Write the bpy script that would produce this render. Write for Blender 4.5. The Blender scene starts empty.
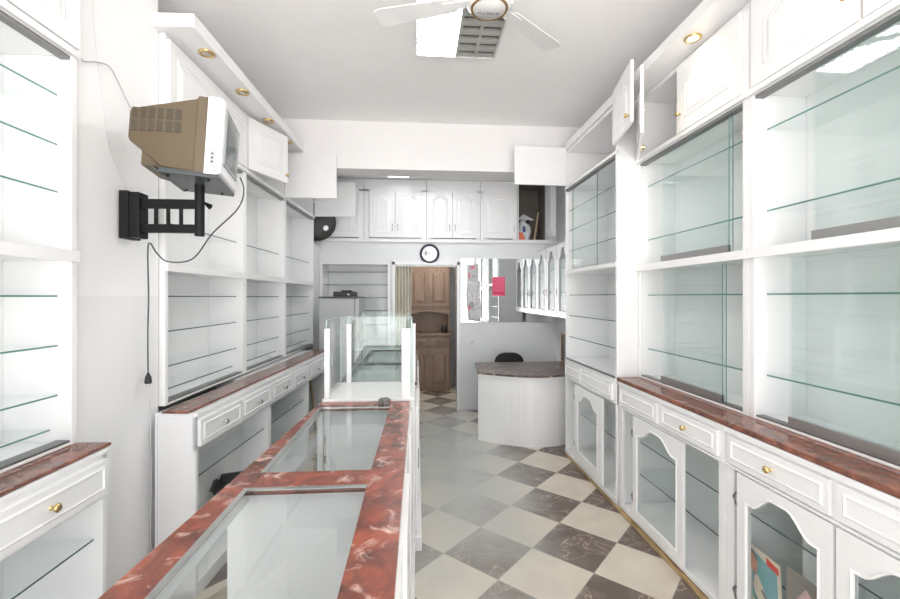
import bpy, bmesh, math, random
from mathutils import Vector, Matrix
random.seed(7)
SC = bpy.context.scene
COL = SC.collection
PI = math.pi

# ------------------------------------------------------------------ materials
def new_mat(name):
    m = bpy.data.materials.new(name); m.use_nodes = True
    nt = m.node_tree
    return m, nt, nt.nodes['Principled BSDF'], nt.nodes['Material Output']

def pm(name, col, rough=0.5, metal=0.0, spec=0.5, coat=0.0, var=0.03, scale=6.0, emit=None, estr=0.0):
    """painted / plain surface with a faint procedural tone variation"""
    m, nt, b, out = new_mat(name)
    b.inputs['Roughness'].default_value = rough
    b.inputs['Metallic'].default_value = metal
    b.inputs['Specular IOR Level'].default_value = spec
    b.inputs['Coat Weight'].default_value = coat
    b.inputs['Coat Roughness'].default_value = 0.08
    tc = nt.nodes.new('ShaderNodeTexCoord'); n = nt.nodes.new('ShaderNodeTexNoise')
    n.inputs['Scale'].default_value = scale; n.inputs['Detail'].default_value = 3
    r = nt.nodes.new('ShaderNodeValToRGB')
    r.color_ramp.elements[0].position = 0.3; r.color_ramp.elements[1].position = 0.7
    r.color_ramp.elements[0].color = tuple(max(0, c * (1 - var)) for c in col) + (1,)
    r.color_ramp.elements[1].color = tuple(min(1, c * (1 + var)) for c in col) + (1,)
    nt.links.new(tc.outputs['Object'], n.inputs['Vector']); nt.links.new(n.outputs['Fac'], r.inputs['Fac'])
    nt.links.new(r.outputs['Color'], b.inputs['Base Color'])
    if emit:
        b.inputs['Emission Color'].default_value = tuple(emit) + (1,); b.inputs['Emission Strength'].default_value = estr
    return m

def glass_mat(name, tint, refl=1.0, rough=0.0):
    """thin pane: straight-through tinted transmission plus a Fresnel reflection"""
    m, nt, b, out = new_mat(name); nt.nodes.remove(b)
    t = nt.nodes.new('ShaderNodeBsdfTransparent'); t.inputs['Color'].default_value = tuple(x**.5 for x in tint) + (1,)   # two faces per pane
    g = nt.nodes.new('ShaderNodeBsdfGlossy'); g.inputs['Roughness'].default_value = rough
    g.inputs['Color'].default_value = (1, 1, 1, 1)
    mix = nt.nodes.new('ShaderNodeMixShader')
    # Schlick reflectance, the same on both faces of the thin pane
    lw = nt.nodes.new('ShaderNodeLayerWeight'); lw.inputs['Blend'].default_value = 0.5
    pw = nt.nodes.new('ShaderNodeMath'); pw.operation = 'POWER'; pw.inputs[1].default_value = 5
    ma = nt.nodes.new('ShaderNodeMath'); ma.operation = 'MULTIPLY_ADD'; ma.inputs[1].default_value = .5*refl; ma.inputs[2].default_value = .03*refl
    nt.links.new(lw.outputs['Facing'], pw.inputs[0]); nt.links.new(pw.outputs[0], ma.inputs[0]); nt.links.new(ma.outputs[0], mix.inputs['Fac'])
    nt.links.new(t.outputs[0], mix.inputs[1]); nt.links.new(g.outputs[0], mix.inputs[2])
    nt.links.new(mix.outputs[0], out.inputs['Surface'])
    return m

def marble_mat(name, dark, mid, light, scale=5.0, rough=0.12, veins=0.62):
    m, nt, b, out = new_mat(name)
    b.inputs['Roughness'].default_value = rough
    tc = nt.nodes.new('ShaderNodeTexCoord')
    n1 = nt.nodes.new('ShaderNodeTexNoise'); n1.inputs['Scale'].default_value = scale; n1.inputs['Detail'].default_value = 6
    n1.inputs['Roughness'].default_value = 0.62; n1.inputs['Distortion'].default_value = 1.4
    r1 = nt.nodes.new('ShaderNodeValToRGB')
    e = r1.color_ramp.elements; e[0].position = 0.34; e[0].color = tuple(dark) + (1,); e[1].position = 0.66; e[1].color = tuple(mid) + (1,)
    n2 = nt.nodes.new('ShaderNodeTexNoise'); n2.inputs['Scale'].default_value = scale * 2.3; n2.inputs['Detail'].default_value = 7
    n2.inputs['Roughness'].default_value = 0.6; n2.inputs['Distortion'].default_value = 1.0
    r2 = nt.nodes.new('ShaderNodeValToRGB')
    e = r2.color_ramp.elements; e[0].position = veins; e[0].color = (0, 0, 0, 1); e[1].position = veins + 0.20; e[1].color = (.9, .9, .9, 1)
    mx = nt.nodes.new('ShaderNodeMix'); mx.data_type = 'RGBA'
    mx.inputs['B'].default_value = tuple(light) + (1,)
    L = nt.links.new
    L(tc.outputs['Object'], n1.inputs['Vector']); L(tc.outputs['Object'], n2.inputs['Vector'])
    L(n1.outputs['Fac'], r1.inputs['Fac']); L(n2.outputs['Fac'], r2.inputs['Fac'])
    L(r1.outputs['Color'], mx.inputs['A']); L(r2.outputs['Color'], mx.inputs['Factor'])
    L(mx.outputs['Result'], b.inputs['Base Color'])
    return m

def wood_mat(name, c1, c2, scale=3.0, rough=0.45, axis=(1, 1, 0.12)):
    m, nt, b, out = new_mat(name)
    b.inputs['Roughness'].default_value = rough
    tc = nt.nodes.new('ShaderNodeTexCoord'); mp = nt.nodes.new('ShaderNodeMapping')
    mp.inputs['Scale'].default_value = tuple(scale * a * 4 for a in axis)
    n = nt.nodes.new('ShaderNodeTexNoise'); n.inputs['Scale'].default_value = 3; n.inputs['Detail'].default_value = 5; n.inputs['Distortion'].default_value = .6
    r = nt.nodes.new('ShaderNodeValToRGB')
    e = r.color_ramp.elements; e[0].position = .3; e[0].color = tuple(c1) + (1,); e[1].position = .7; e[1].color = tuple(c2) + (1,)
    L = nt.links.new
    L(tc.outputs['Object'], mp.inputs['Vector']); L(mp.outputs['Vector'], n.inputs['Vector']); L(n.outputs['Fac'], r.inputs['Fac']); L(r.outputs['Color'], b.inputs['Base Color'])
    return m

def floor_mat():
    m, nt, b, out = new_mat('checker_marble_floor')
    L = nt.links.new; N = nt.nodes.new
    tc = N('ShaderNodeTexCoord')
    sub = N('ShaderNodeVectorMath'); sub.operation = 'SUBTRACT'; sub.inputs[1].default_value = (1.015, 2.72, 0)
    L(tc.outputs['Object'], sub.inputs[0])
    rot = N('ShaderNodeVectorRotate'); rot.rotation_type = 'Z_AXIS'; rot.inputs['Angle'].default_value = math.radians(45 - 1.5)
    L(sub.outputs[0], rot.inputs['Vector'])
    sc = N('ShaderNodeVectorMath'); sc.operation = 'SCALE'; sc.inputs['Scale'].default_value = 1 / 0.4
    L(rot.outputs['Vector'], sc.inputs[0])
    add = N('ShaderNodeVectorMath'); add.operation = 'ADD'; add.inputs[1].default_value = (40.5, 40.5, 0.5)
    L(sc.outputs[0], add.inputs[0])
    ch = N('ShaderNodeTexChecker'); ch.inputs['Scale'].default_value = 1
    ch.inputs['Color1'].default_value = (0, 0, 0, 1); ch.inputs['Color2'].default_value = (1, 1, 1, 1)
    L(add.outputs[0], ch.inputs['Vector'])
    # joints
    fr = N('ShaderNodeVectorMath'); fr.operation = 'FRACTION'; L(add.outputs[0], fr.inputs[0])
    sep = N('ShaderNodeSeparateXYZ'); L(fr.outputs[0], sep.inputs[0])
    def edge(sock):
        a = N('ShaderNodeMath'); a.operation = 'SUBTRACT'; a.inputs[1].default_value = 0.5; L(sock, a.inputs[0])
        c = N('ShaderNodeMath'); c.operation = 'ABSOLUTE'; L(a.outputs[0], c.inputs[0])
        d = N('ShaderNodeMath'); d.operation = 'GREATER_THAN'; d.inputs[1].default_value = 0.4955; L(c.outputs[0], d.inputs[0])
        return d.outputs[0]
    jm = N('ShaderNodeMath'); jm.operation = 'MAXIMUM'; L(edge(sep.outputs['X']), jm.inputs[0]); L(edge(sep.outputs['Y']), jm.inputs[1])
    # dark marble with tan veins
    v1 = N('ShaderNodeTexNoise'); v1.inputs['Scale'].default_value = 3.6; v1.inputs['Detail'].default_value = 6; v1.inputs['Distortion'].default_value = 1.5
    L(tc.outputs['Object'], v1.inputs['Vector'])
    va = N('ShaderNodeMath'); va.operation = 'SUBTRACT'; va.inputs[1].default_value = .5; L(v1.outputs['Fac'], va.inputs[0])
    vb = N('ShaderNodeMath'); vb.operation = 'ABSOLUTE'; L(va.outputs[0], vb.inputs[0])
    vr = N('ShaderNodeValToRGB'); e = vr.color_ramp.elements
    e[0].position = 0.0; e[0].color = (.46, .36, .29, 1); e[1].position = 0.009; e[1].color = (.18, .14, .12, 1)
    x = e.new(.12); x.color = (.135, .105, .09, 1)
    L(vb.outputs[0], vr.inputs['Fac'])
    # cream tiles
    n2 = N('ShaderNodeTexNoise'); n2.inputs['Scale'].default_value = 5; n2.inputs['Detail'].default_value = 5; L(tc.outputs['Object'], n2.inputs['Vector'])
    cr = N('ShaderNodeValToRGB'); e = cr.color_ramp.elements
    e[0].position = .3; e[0].color = (.58, .52, .44, 1); e[1].position = .7; e[1].color = (.68, .62, .53, 1)
    L(n2.outputs['Fac'], cr.inputs['Fac'])
    mx = N('ShaderNodeMix'); mx.data_type = 'RGBA'; L(ch.outputs['Color'], mx.inputs['Factor']); L(cr.outputs['Color'], mx.inputs['A']); L(vr.outputs['Color'], mx.inputs['B'])
    mj = N('ShaderNodeMix'); mj.data_type = 'RGBA'; L(jm.outputs[0], mj.inputs['Factor']); L(mx.outputs['Result'], mj.inputs['A']); mj.inputs['B'].default_value = (.38, .34, .30, 1)
    # pale reflected light painted into the tile colour mid-aisle, broken up by noise
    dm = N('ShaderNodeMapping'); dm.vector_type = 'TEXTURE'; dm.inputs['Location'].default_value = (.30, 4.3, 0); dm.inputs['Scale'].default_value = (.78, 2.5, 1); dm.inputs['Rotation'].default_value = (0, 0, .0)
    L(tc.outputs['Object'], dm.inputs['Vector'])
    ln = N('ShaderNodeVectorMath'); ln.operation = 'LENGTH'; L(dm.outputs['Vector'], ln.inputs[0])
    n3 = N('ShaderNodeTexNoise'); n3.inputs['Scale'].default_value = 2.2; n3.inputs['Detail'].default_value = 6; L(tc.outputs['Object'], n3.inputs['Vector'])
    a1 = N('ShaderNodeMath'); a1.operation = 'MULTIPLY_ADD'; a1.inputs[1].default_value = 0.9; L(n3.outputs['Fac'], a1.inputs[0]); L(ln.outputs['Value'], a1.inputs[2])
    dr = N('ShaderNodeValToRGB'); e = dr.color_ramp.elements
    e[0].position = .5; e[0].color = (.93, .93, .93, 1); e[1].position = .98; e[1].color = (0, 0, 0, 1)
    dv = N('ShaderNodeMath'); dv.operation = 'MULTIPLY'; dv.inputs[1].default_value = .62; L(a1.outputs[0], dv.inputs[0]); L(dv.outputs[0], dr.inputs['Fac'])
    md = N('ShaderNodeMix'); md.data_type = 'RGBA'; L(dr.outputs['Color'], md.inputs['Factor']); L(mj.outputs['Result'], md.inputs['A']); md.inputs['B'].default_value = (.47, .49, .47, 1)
    L(md.outputs['Result'], b.inputs['Base Color'])
    b.inputs['Roughness'].default_value = .22
    return m

def two_tone_wall(name, top, low, z):
    m, nt, b, out = new_mat(name); L = nt.links.new; N = nt.nodes.new
    b.inputs['Roughness'].default_value = .6
    tc = N('ShaderNodeTexCoord'); sp = N('ShaderNodeSeparateXYZ'); L(tc.outputs['Object'], sp.inputs[0])
    g = N('ShaderNodeMath'); g.operation = 'GREATER_THAN'; g.inputs[1].default_value = z; L(sp.outputs['Z'], g.inputs[0])
    mx = N('ShaderNodeMix'); mx.data_type = 'RGBA'; L(g.outputs[0], mx.inputs['Factor'])
    mx.inputs['A'].default_value = tuple(low) + (1,); mx.inputs['B'].default_value = tuple(top) + (1,)
    L(mx.outputs['Result'], b.inputs['Base Color'])
    return m

M = {}
M['white'] = pm('gloss_white_paint', (.86, .86, .865), .22, coat=.25, var=.01)
M['inner'] = pm('white_laminate_inside', (.80, .805, .81), .4, var=.01)
M['wall'] = pm('white_wall_paint', (.86, .86, .86), .6, var=.012)
M['pillar'] = two_tone_wall('pillar_paint', (.88, .88, .885), (.82, .82, .83), 1.605)
M['ceil'] = pm('ceiling_paint', (.91, .895, .89), .7, var=.01)
M['beam'] = pm('beam_paint', (.84, .825, .825), .6, var=.008)
M['grey_wall'] = pm('pale_grey_wall_paint', (.77, .785, .80), .45, var=.02)
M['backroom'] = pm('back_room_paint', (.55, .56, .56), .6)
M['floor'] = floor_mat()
M['glass'] = glass_mat('shelf_glass', (.93, .962, .956))
M['pane'] = glass_mat('sliding_pane_glass', (.91, .948, .94))
M['clear'] = glass_mat('clear_glass', (.90, .935, .925), .55)
M['dust_glass'] = glass_mat('counter_glass', (.92, .955, .945), rough=.02)
M['edge'] = pm('green_glass_edge', (.13, .27, .24), .15, var=.1)
M['edge_dark'] = pm('dark_glass_edge', (.09, .15, .14), .2, var=.1)
M['edge_pale'] = pm('pale_glass_edge', (.55, .70, .68), .15, var=.1)
M['red'] = marble_mat('red_marble', (.085, .036, .03), (.34, .085, .05), (.82, .57, .48), 5.5, rough=.2, veins=.555)
M['redb'] = marble_mat('brown_red_marble', (.10, .045, .035), (.31, .12, .08), (.66, .46, .38), 8, veins=.60)
M['deskm'] = marble_mat('brown_marble', (.05, .035, .03), (.16, .105, .085), (.66, .60, .52), 7, rough=.28, veins=.53)
M['gold'] = pm('polished_brass', (.72, .52, .24), .2, 1.0)
M['chrome'] = pm('chrome_metal', (.62, .62, .60), .2, 1.0)
M['alu'] = pm('aluminium_track', (.42, .42, .42), .4, .8)
M['dark_track'] = pm('dark_rail', (.20, .20, .20), .4, .5)
M['black'] = pm('black_metal', (.008, .009, .010), .5, spec=.25)
M['blackp'] = pm('black_plastic', (.02, .02, .022), .4)
M['graytray'] = pm('dark_grey_metal', (.075, .085, .09), .35, .3)
M['tvbrown'] = pm('brown_tv_plastic', (.135, .10, .06), .5, var=.05)
M['tvvent'] = pm('tv_vent_slots', (.07, .055, .034), .6)
M['tvsilver'] = pm('silver_tv_plastic', (.78, .78, .80), .35)
M['tvgrey'] = pm('grey_tv_bezel', (.45, .46, .47), .3, .3)
M['screen'] = pm('tv_screen', (.10, .12, .12), .05)
M['wood'] = wood_mat('carved_brown_wood', (.22, .145, .105), (.31, .215, .16), 1.6)
M['wood_dk'] = wood_mat('dark_brown_wood', (.16, .10, .07), (.24, .16, .11), 1.6)
M['strip'] = wood_mat('worn_gold_wood_strip', (.28, .17, .06), (.62, .46, .25), 2.0, axis=(1, .25, 1))
M['palewood'] = wood_mat('pale_wood', (.45, .33, .2), (.6, .47, .3), 2)
M['framewood'] = wood_mat('reddish_frame_wood', (.22, .11, .06), (.32, .17, .1), 2)
M['fridge'] = pm('grey_fridge_enamel', (.52, .53, .55), .4, var=.015)
M['mirror'] = pm('silvered_mirror', (.90, .915, .915), .012, 1.0, var=.004)
M['pink'] = pm('pink_paper', (.80, .12, .22), .6, var=.06)
M['pinkd'] = pm('dark_pink_band', (.66, .04, .13), .6)
M['paper'] = pm('grey_printed_paper', (.50, .50, .51), .7, var=.25, scale=60)
M['paperred'] = pm('red_print', (.72, .2, .25), .7)
M['bagpl'] = pm('wrinkled_plastic', (.62, .61, .62), .25, var=.25, scale=40)
M['navy'] = pm('navy_rim', (.012, .012, .035), .3)
M['clockface'] = pm('clock_face', (.72, .73, .76), .25, .2, var=.1)
M['clockgrey'] = pm('clock_pattern', (.35, .35, .38), .4)
M['curtain'] = pm('cream_folding_door', (.74, .71, .63), .6, var=.06)
M['chair'] = pm('black_chair_fabric', (.015, .017, .02), .8)
M['discdark'] = pm('dark_fan_mesh', (.045, .045, .042), .5, var=.12, scale=90)
M['silver'] = pm('silver_badge', (.5, .5, .5), .35, .6)
M['lit'] = pm('lit_fluorescent_tubes', (.95, .96, .97), .4, emit=(1, .99, .96), estr=32)
M['lit2'] = pm('lit_rear_tubes', (.95, .96, .97), .4, emit=(.96, .98, 1), estr=3.5)
M['louver'] = pm('unlit_louver', (.50, .50, .475), .3, .35, var=.05)
M['louverdark'] = pm('louver_gap', (.14, .14, .13), .5)
M['spotlit'] = pm('lit_spot_bulb', (1, .9, .7), .4, emit=(1, .80, .52), estr=10.0)
M['spotoff'] = pm('unlit_spot_bulb', (.55, .50, .42), .15, .4)
M['bluecover'] = pm('light_blue_print', (.22, .42, .45), .4, var=.08)
M['cream'] = pm('cream_print', (.75, .64, .52), .5, var=.08)
M['skin'] = pm('skin_tone_print', (.62, .30, .22), .5, var=.15, scale=30)
M['redprint'] = pm('bright_red_print', (.70, .05, .03), .5)
M['pinkprint'] = pm('pale_pink_print', (.66, .42, .42), .5, var=.3, scale=30)
M['greyprint'] = pm('grey_print', (.28, .25, .23), .5, var=.2)
M['bagwhite'] = pm('white_carrier_bag', (.68, .70, .72), .4, var=.12, scale=14)
M['orange'] = pm('orange_red_print', (.68, .16, .08), .5)
M['bluep'] = pm('dark_blue_print', (.05, .06, .18), .5)
M['green'] = pm('green_print', (.04, .2, .14), .5)
M['dark_lining'] = pm('dark_brown_lining', (.16, .145, .125), .8, var=.15, scale=5)
M['greyblock'] = pm('dark_grey_glass_block', (.20, .20, .195), .25, .3, var=.5, scale=60)
M['cord_grey'] = pm('grey_cord', (.42, .42, .42), .6)
M['cord_white'] = pm('white_cord', (.74, .74, .74), .6)
M['text'] = pm('grey_print_letters', (.28, .27, .30), .6)
M['fanwhite'] = pm('white_fan_enamel', (.80, .79, .79), .35)
M['fanring'] = pm('bronze_fan_ring', (.42, .25, .10), .3, .8)
M['stone'] = pm('grey_brown_stone', (.38, .33, .26), .6, var=.25, scale=12)
M['picglass'] = pm('dark_green_grey_picture', (.17, .20, .18), .15, var=.15, scale=3)
M['kraft'] = pm('brown_backing', (.30, .22, .13), .7)
M['fskin'] = pm('outside_pavement', (.45, .43, .40), .9)

# ------------------------------------------------------------------ mesh builder
def ident(p): return Vector(p)
class MB:
    def __init__(s, T=None):
        s.bm = bmesh.new(); s.T = T or ident; s.smooth = False
    def face(s, pts, mi=0, raw=False):
        vs = [s.bm.verts.new(p if raw else s.T(p)) for p in pts]
        f = s.bm.faces.new(vs); f.material_index = mi; return f
    def box(s, a, b, mi=0, sidemi=None):
        x0, y0, z0 = a; x1, y1, z1 = b
        v = [s.bm.verts.new(s.T(p)) for p in ((x0,y0,z0),(x1,y0,z0),(x1,y1,z0),(x0,y1,z0),(x0,y0,z1),(x1,y0,z1),(x1,y1,z1),(x0,y1,z1))]
        F = [((0,3,2,1),2),((4,5,6,7),2),((0,1,5,4),1),((2,3,7,6),1),((1,2,6,5),0),((3,0,4,7),0)]
        d = (abs(x1-x0), abs(y1-y0), abs(z1-z0)); thin = d.index(min(d))
        for idx, ax in F:
            f = s.bm.faces.new([v[i] for i in idx])
            f.material_index = mi if (sidemi is None or ax == thin) else sidemi
        return s
    def prism(s, poly, place, t0, t1, mi=0, sidemi=None, rev=False):
        """poly: 2D outline; place(u,v,w)->point ; extruded between w=t0 and w=t1"""
        A = [s.bm.verts.new(s.T(place(u, v, t0))) for u, v in poly]
        B = [s.bm.verts.new(s.T(place(u, v, t1))) for u, v in poly]
        n = len(poly)
        s.bm.faces.new(A[::-1]).material_index = mi; s.bm.faces.new(B).material_index = mi
        for i in range(n):
            f = s.bm.faces.new((A[i], A[(i+1) % n], B[(i+1) % n], B[i])); f.material_index = mi if sidemi is None else sidemi
        return s
    def loft(s, loops, mi=0, cap0=True, cap1=True):
        R = [[s.bm.verts.new(s.T(p)) for p in lp] for lp in loops]
        n = len(R[0])
        for a, b in zip(R, R[1:]):
            for i in range(n):
                s.bm.faces.new((a[i], a[(i+1) % n], b[(i+1) % n], b[i])).material_index = mi
        if cap0: s.bm.faces.new(R[0][::-1]).material_index = mi
        if cap1: s.bm.faces.new(R[-1]).material_index = mi
        return s
    def tube(s, pts, r, seg=8, mi=0):
        P = [Vector(s.T(p)) for p in pts]; loops = []
        for i, p in enumerate(P):
            d = (P[min(i+1, len(P)-1)] - P[max(i-1, 0)]).normalized()
            up = Vector((0, 0, 1)) if abs(d.z) < .9 else Vector((1, 0, 0))
            a = d.cross(up).normalized(); b = d.cross(a)
            rr = r[i] if isinstance(r, (list, tuple)) else r
            loops.append([p + (a*math.cos(2*PI*k/seg) + b*math.sin(2*PI*k/seg))*rr for k in range(seg)])
        T = s.T; s.T = ident; s.loft(loops, mi); s.T = T; return s
    def lathe(s, c, axis, prof, seg=24, mi=0):
        """prof: (radius, offset along axis)"""
        c = Vector(c); ax = Vector(axis).normalized()
        up = Vector((0, 0, 1)) if abs(ax.z) < .9 else Vector((1, 0, 0))
        a = ax.cross(up).normalized(); b = ax.cross(a)
        s.loft([[c + ax*h + (a*math.cos(2*PI*k/seg) + b*math.sin(2*PI*k/seg))*max(r, 1e-4) for k in range(seg)] for r, h in prof], mi)
        return s
    def ring(s, c, axis, R, r, seg=32, mi=0, sec=8):
        c = Vector(c); ax = Vector(axis).normalized()
        up = Vector((0, 0, 1)) if abs(ax.z) < .9 else Vector((1, 0, 0))
        a = ax.cross(up).normalized(); b = ax.cross(a); L = []
        for k in range(seg):
            d = a*math.cos(2*PI*k/seg) + b*math.sin(2*PI*k/seg)
            L.append([s.bm.verts.new(s.T(c + d*(R + r*math.cos(2*PI*j/sec)) + ax*r*math.sin(2*PI*j/sec))) for j in range(sec)])
        for k in range(seg):
            for j in range(sec):
                A, B = L[k], L[(k+1) % seg]
                s.bm.faces.new((A[j], A[(j+1) % sec], B[(j+1) % sec], B[j])).material_index = mi
        return s
    def build(s, name, mats, parent=None, bevel=0, smooth=False, kind=None, label=None):
        bm = s.bm
        bmesh.ops.recalc_face_normals(bm, faces=bm.faces)
        if parent is not None:
            loc = parent_world(parent)
        else:
            xs = [v.co for v in bm.verts]
            loc = Vector((sum(v.x for v in xs)/len(xs), sum(v.y for v in xs)/len(xs), min(v.z for v in xs)))
            if kind == 'structure': loc = Vector((0, 0, 0))
        for v in bm.verts: v.co -= loc
        me = bpy.data.meshes.new(name); bm.to_mesh(me); bm.free()
        if not isinstance(mats, (list, tuple)): mats = [mats]
        for m in mats: me.materials.append(M[m] if isinstance(m, str) else m)
        if smooth:
            for p in me.polygons: p.use_smooth = True
        o = bpy.data.objects.new(name, me); COL.objects.link(o)
        if parent is None: o.location = loc
        else: o.parent = parent
        if bevel:
            bv = o.modifiers.new('bevel', 'BEVEL'); bv.width = bevel; bv.segments = 2; bv.limit_method = 'ANGLE'; bv.angle_limit = math.radians(40)
        if kind: o['kind'] = kind
        if label: o['label'] = label
        return o

def parent_world(o):
    v = Vector(o.location)
    while o.parent: o = o.parent; v += Vector(o.location)
    return v
def tag(o, label, cat, group=None, kind=None):
    o['label'] = label; o['category'] = cat
    if group: o['group'] = group
    if kind: o['kind'] = kind
    return o
def thing(name, loc, label, cat, group=None):
    o = bpy.data.objects.new(name, None); COL.objects.link(o); o.location = loc; o.empty_display_size = .1
    return tag(o, label, cat, group)
def struct(mb, name, mat, bevel=0): return mb.build(name, mat, kind='structure', bevel=bevel)
def dup(root, loc, label=None, group=None):
    r = root.copy(); COL.objects.link(r); r.location = loc
    if label: r['label'] = label
    if group: r['group'] = group
    for ch in list(root.children):
        c = ch.copy(); COL.objects.link(c); c.parent = r
        for g in list(ch.children):
            d = g.copy(); COL.objects.link(d); d.parent = c
    return r

# left wall run: slightly turned frame (x to the aisle, y along the wall)
BL = 0.03; _n = math.hypot(1, BL)
def TL(p):
    x, y, z = p; y -= 2.4
    return Vector((-1.38 + (x + BL*y)/_n, 2.4 + (-BL*x + y)/_n, z))

# ------------------------------------------------------------------ door helpers
def arch(u0, u1, v0, v1, rise, n=18):
    pts = [(u0, v0), (u1, v0)]
    for i in range(n + 1):
        t = i/n; u = u1 + (u0 - u1)*t
        q = abs(2*t - 1); q = min(1, max(0, (q - .22)/.62)); q = q*q*(3 - 2*q)
        pts.append((u, v1 - rise*q))
    return pts
def plane(org, ud, nd):
    org = Vector(org); ud = Vector(ud).normalized(); nd = Vector(nd).normalized()
    return lambda u, v, w: org + ud*u + nd*w + Vector((0, 0, v))
def frame_solid(mb, W, Hh, t, place, st=.055, rb=.06, rt=.06, rise=.05, mi=0, n=18):
    """door frame with an arched opening, one closed solid; returns the opening outline"""
    inner = arch(st, W - st, rb, Hh - rt, rise, n)
    top = inner[2:]
    quads = []
    outer_top = [(W if i == 0 else (0 if i == n else u), Hh) for i, (u, v) in enumerate(top)]
    for i in range(n): quads.append((top[i], outer_top[i], outer_top[i+1], top[i+1]))
    quads.append((inner[0], top[n], outer_top[n], (0, 0)))
    quads.append((inner[0], (0, 0), (W, 0), inner[1]))
    quads.append((inner[1], (W, 0), outer_top[0], top[0]))
    d = {}
    def V(p, w):
        k = (round(p[0], 5), round(p[1], 5), w)
        if k not in d: d[k] = mb.bm.verts.new(mb.T(place(p[0], p[1], w)))
        return d[k]
    ec = {}
    for q in quads:
        for w in (0, t): mb.bm.faces.new([V(p, w) for p in q]).material_index = mi
        for i in range(4):
            e = frozenset((tuple(round(c, 5) for c in q[i]), tuple(round(c, 5) for c in q[(i+1) % 4])))
            ec.setdefault(e, []).append((q[i], q[(i+1) % 4]))
    for e, l in ec.items():
        if len(l) == 1:
            a, b = l[0]; mb.bm.faces.new((V(a, 0), V(b, 0), V(b, t), V(a, t))).material_index = mi
    return inner
def inset_poly(poly, d):
    cx = sum(p[0] for p in poly)/len(poly); cy = (min(p[1] for p in poly) + max(p[1] for p in poly))/2
    w = max(p[0] for p in poly) - min(p[0] for p in poly); h = max(p[1] for p in poly) - min(p[1] for p in poly)
    mx = (min(p[0] for p in poly) + max(p[0] for p in poly))/2
    return [(mx + (u - mx)*(1 - 2*d/w), cy + (v - cy)*(1 - 2*d/h)) for u, v in poly]
def panel_door(parent, W, Hh, place, T=None, name='cupboard_door', t=.02, knob=None, rise=.06, arched=True, mat='white', knobmat='gold', hinges=None, label=None, rel=1.0, plain=False):
    mb = MB(T)
    mb.prism([(0, 0), (W, 0), (W, Hh), (0, Hh)], place, 0, t)
    s = min(.07, W*.16)
    poly = arch(s, W - s, s, Hh - s, rise if arched else 0)
    p2 = inset_poly(poly, .012); p3 = inset_poly(poly, .02); p4 = inset_poly(poly, .045)
    if not plain: mb.loft([[place(u, v, t) for u, v in poly], [place(u, v, t + .004*rel) for u, v in p2], [place(u, v, t + .001) for u, v in p3], [place(u, v, t + .006*rel) for u, v in p4]], cap0=False)
    o = mb.build(name, mat, parent, label=label)
    if knob:
        k = MB(T); u, v = knob; c = place(u, v, t); nd = (place(u, v, 1) - place(u, v, 0)).normalized()
        k.lathe(c, nd, [(.006, 0), (.006, .012), (.014, .018), (.016, .026), (.010, .032)], 12); k.build('knob', knobmat, o, smooth=True)
    if hinges:
        for (u, v) in hinges:
            k = MB(T); c0 = place(u, v, -.03); c1 = place(u, v, 0)
            k.lathe(c0, (c1 - c0), [(.017, 0), (.017, .03)], 12); k.prism([(u - .012, v - .03), (u + .012, v - .03), (u + .012, v + .03), (u - .012, v + .03)], place, -.012, 0)
            k.build('hinge', 'gold', o)
    return o
def glass_door(parent, W, Hh, place, T=None, t=.02, rise=.06, st=.055, rb=.06, rt=.06, hinge_u=None, glass='pane', handle=None):
    mb = MB(T); inner = frame_solid(mb, W, Hh, t, place, st, rb, rt, rise)
    o = mb.build('door', 'white', parent)
    g = MB(T); g.prism(inner, place, t*.35, t*.35 + .004, 0, 1); g.build('glass_pane', [glass, 'edge_dark'], o)
    b = MB(T)   # thin raised bead round the opening
    for q0, q1 in ((inner, inset_poly(inner, -.012)),):
        n = len(q0)
        A = [b.bm.verts.new(b.T(place(u, v, t))) for u, v in q0]; B = [b.bm.verts.new(b.T(place(u, v, t + .005))) for u, v in inset_poly(inner, -.006)]; C2 = [b.bm.verts.new(b.T(place(u, v, t))) for u, v in q1]
        for i in range(n):
            j = (i+1) % n
            b.bm.faces.new((A[i], A[j], B[j], B[i])); b.bm.faces.new((B[i], B[j], C2[j], C2[i]))
    b.build('bead', 'white', o)
    if hinge_u is not None:
        for v in (Hh*.2, Hh*.82):
            k = MB(T); u = hinge_u; sgn = -1 if u <= W/2 else 1
            P = lambda uu, vv, ww: place(uu, vv, ww)
            k.tube([P(u, v - .03, .012), P(u + sgn*.02, v - .026, .012), P(u + sgn*.03, v, .012), P(u + sgn*.02, v + .026, .012), P(u, v + .03, .012)], .0045, 6)
            k.tube([P(u + sgn*.03, v, .012), P(u + sgn*.055, v + .012, -.01)], .006, 6)
            k.build('hinge', 'dark_track', o)
    if handle:
        k = MB(T); u, v = handle
        k.tube([place(u, v - .04, t), place(u, v - .035, t + .02), place(u, v + .035, t + .02), place(u, v + .04, t)], .005, 6)
        k.build('handle', 'chrome', o, smooth=True)
    return o
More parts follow.
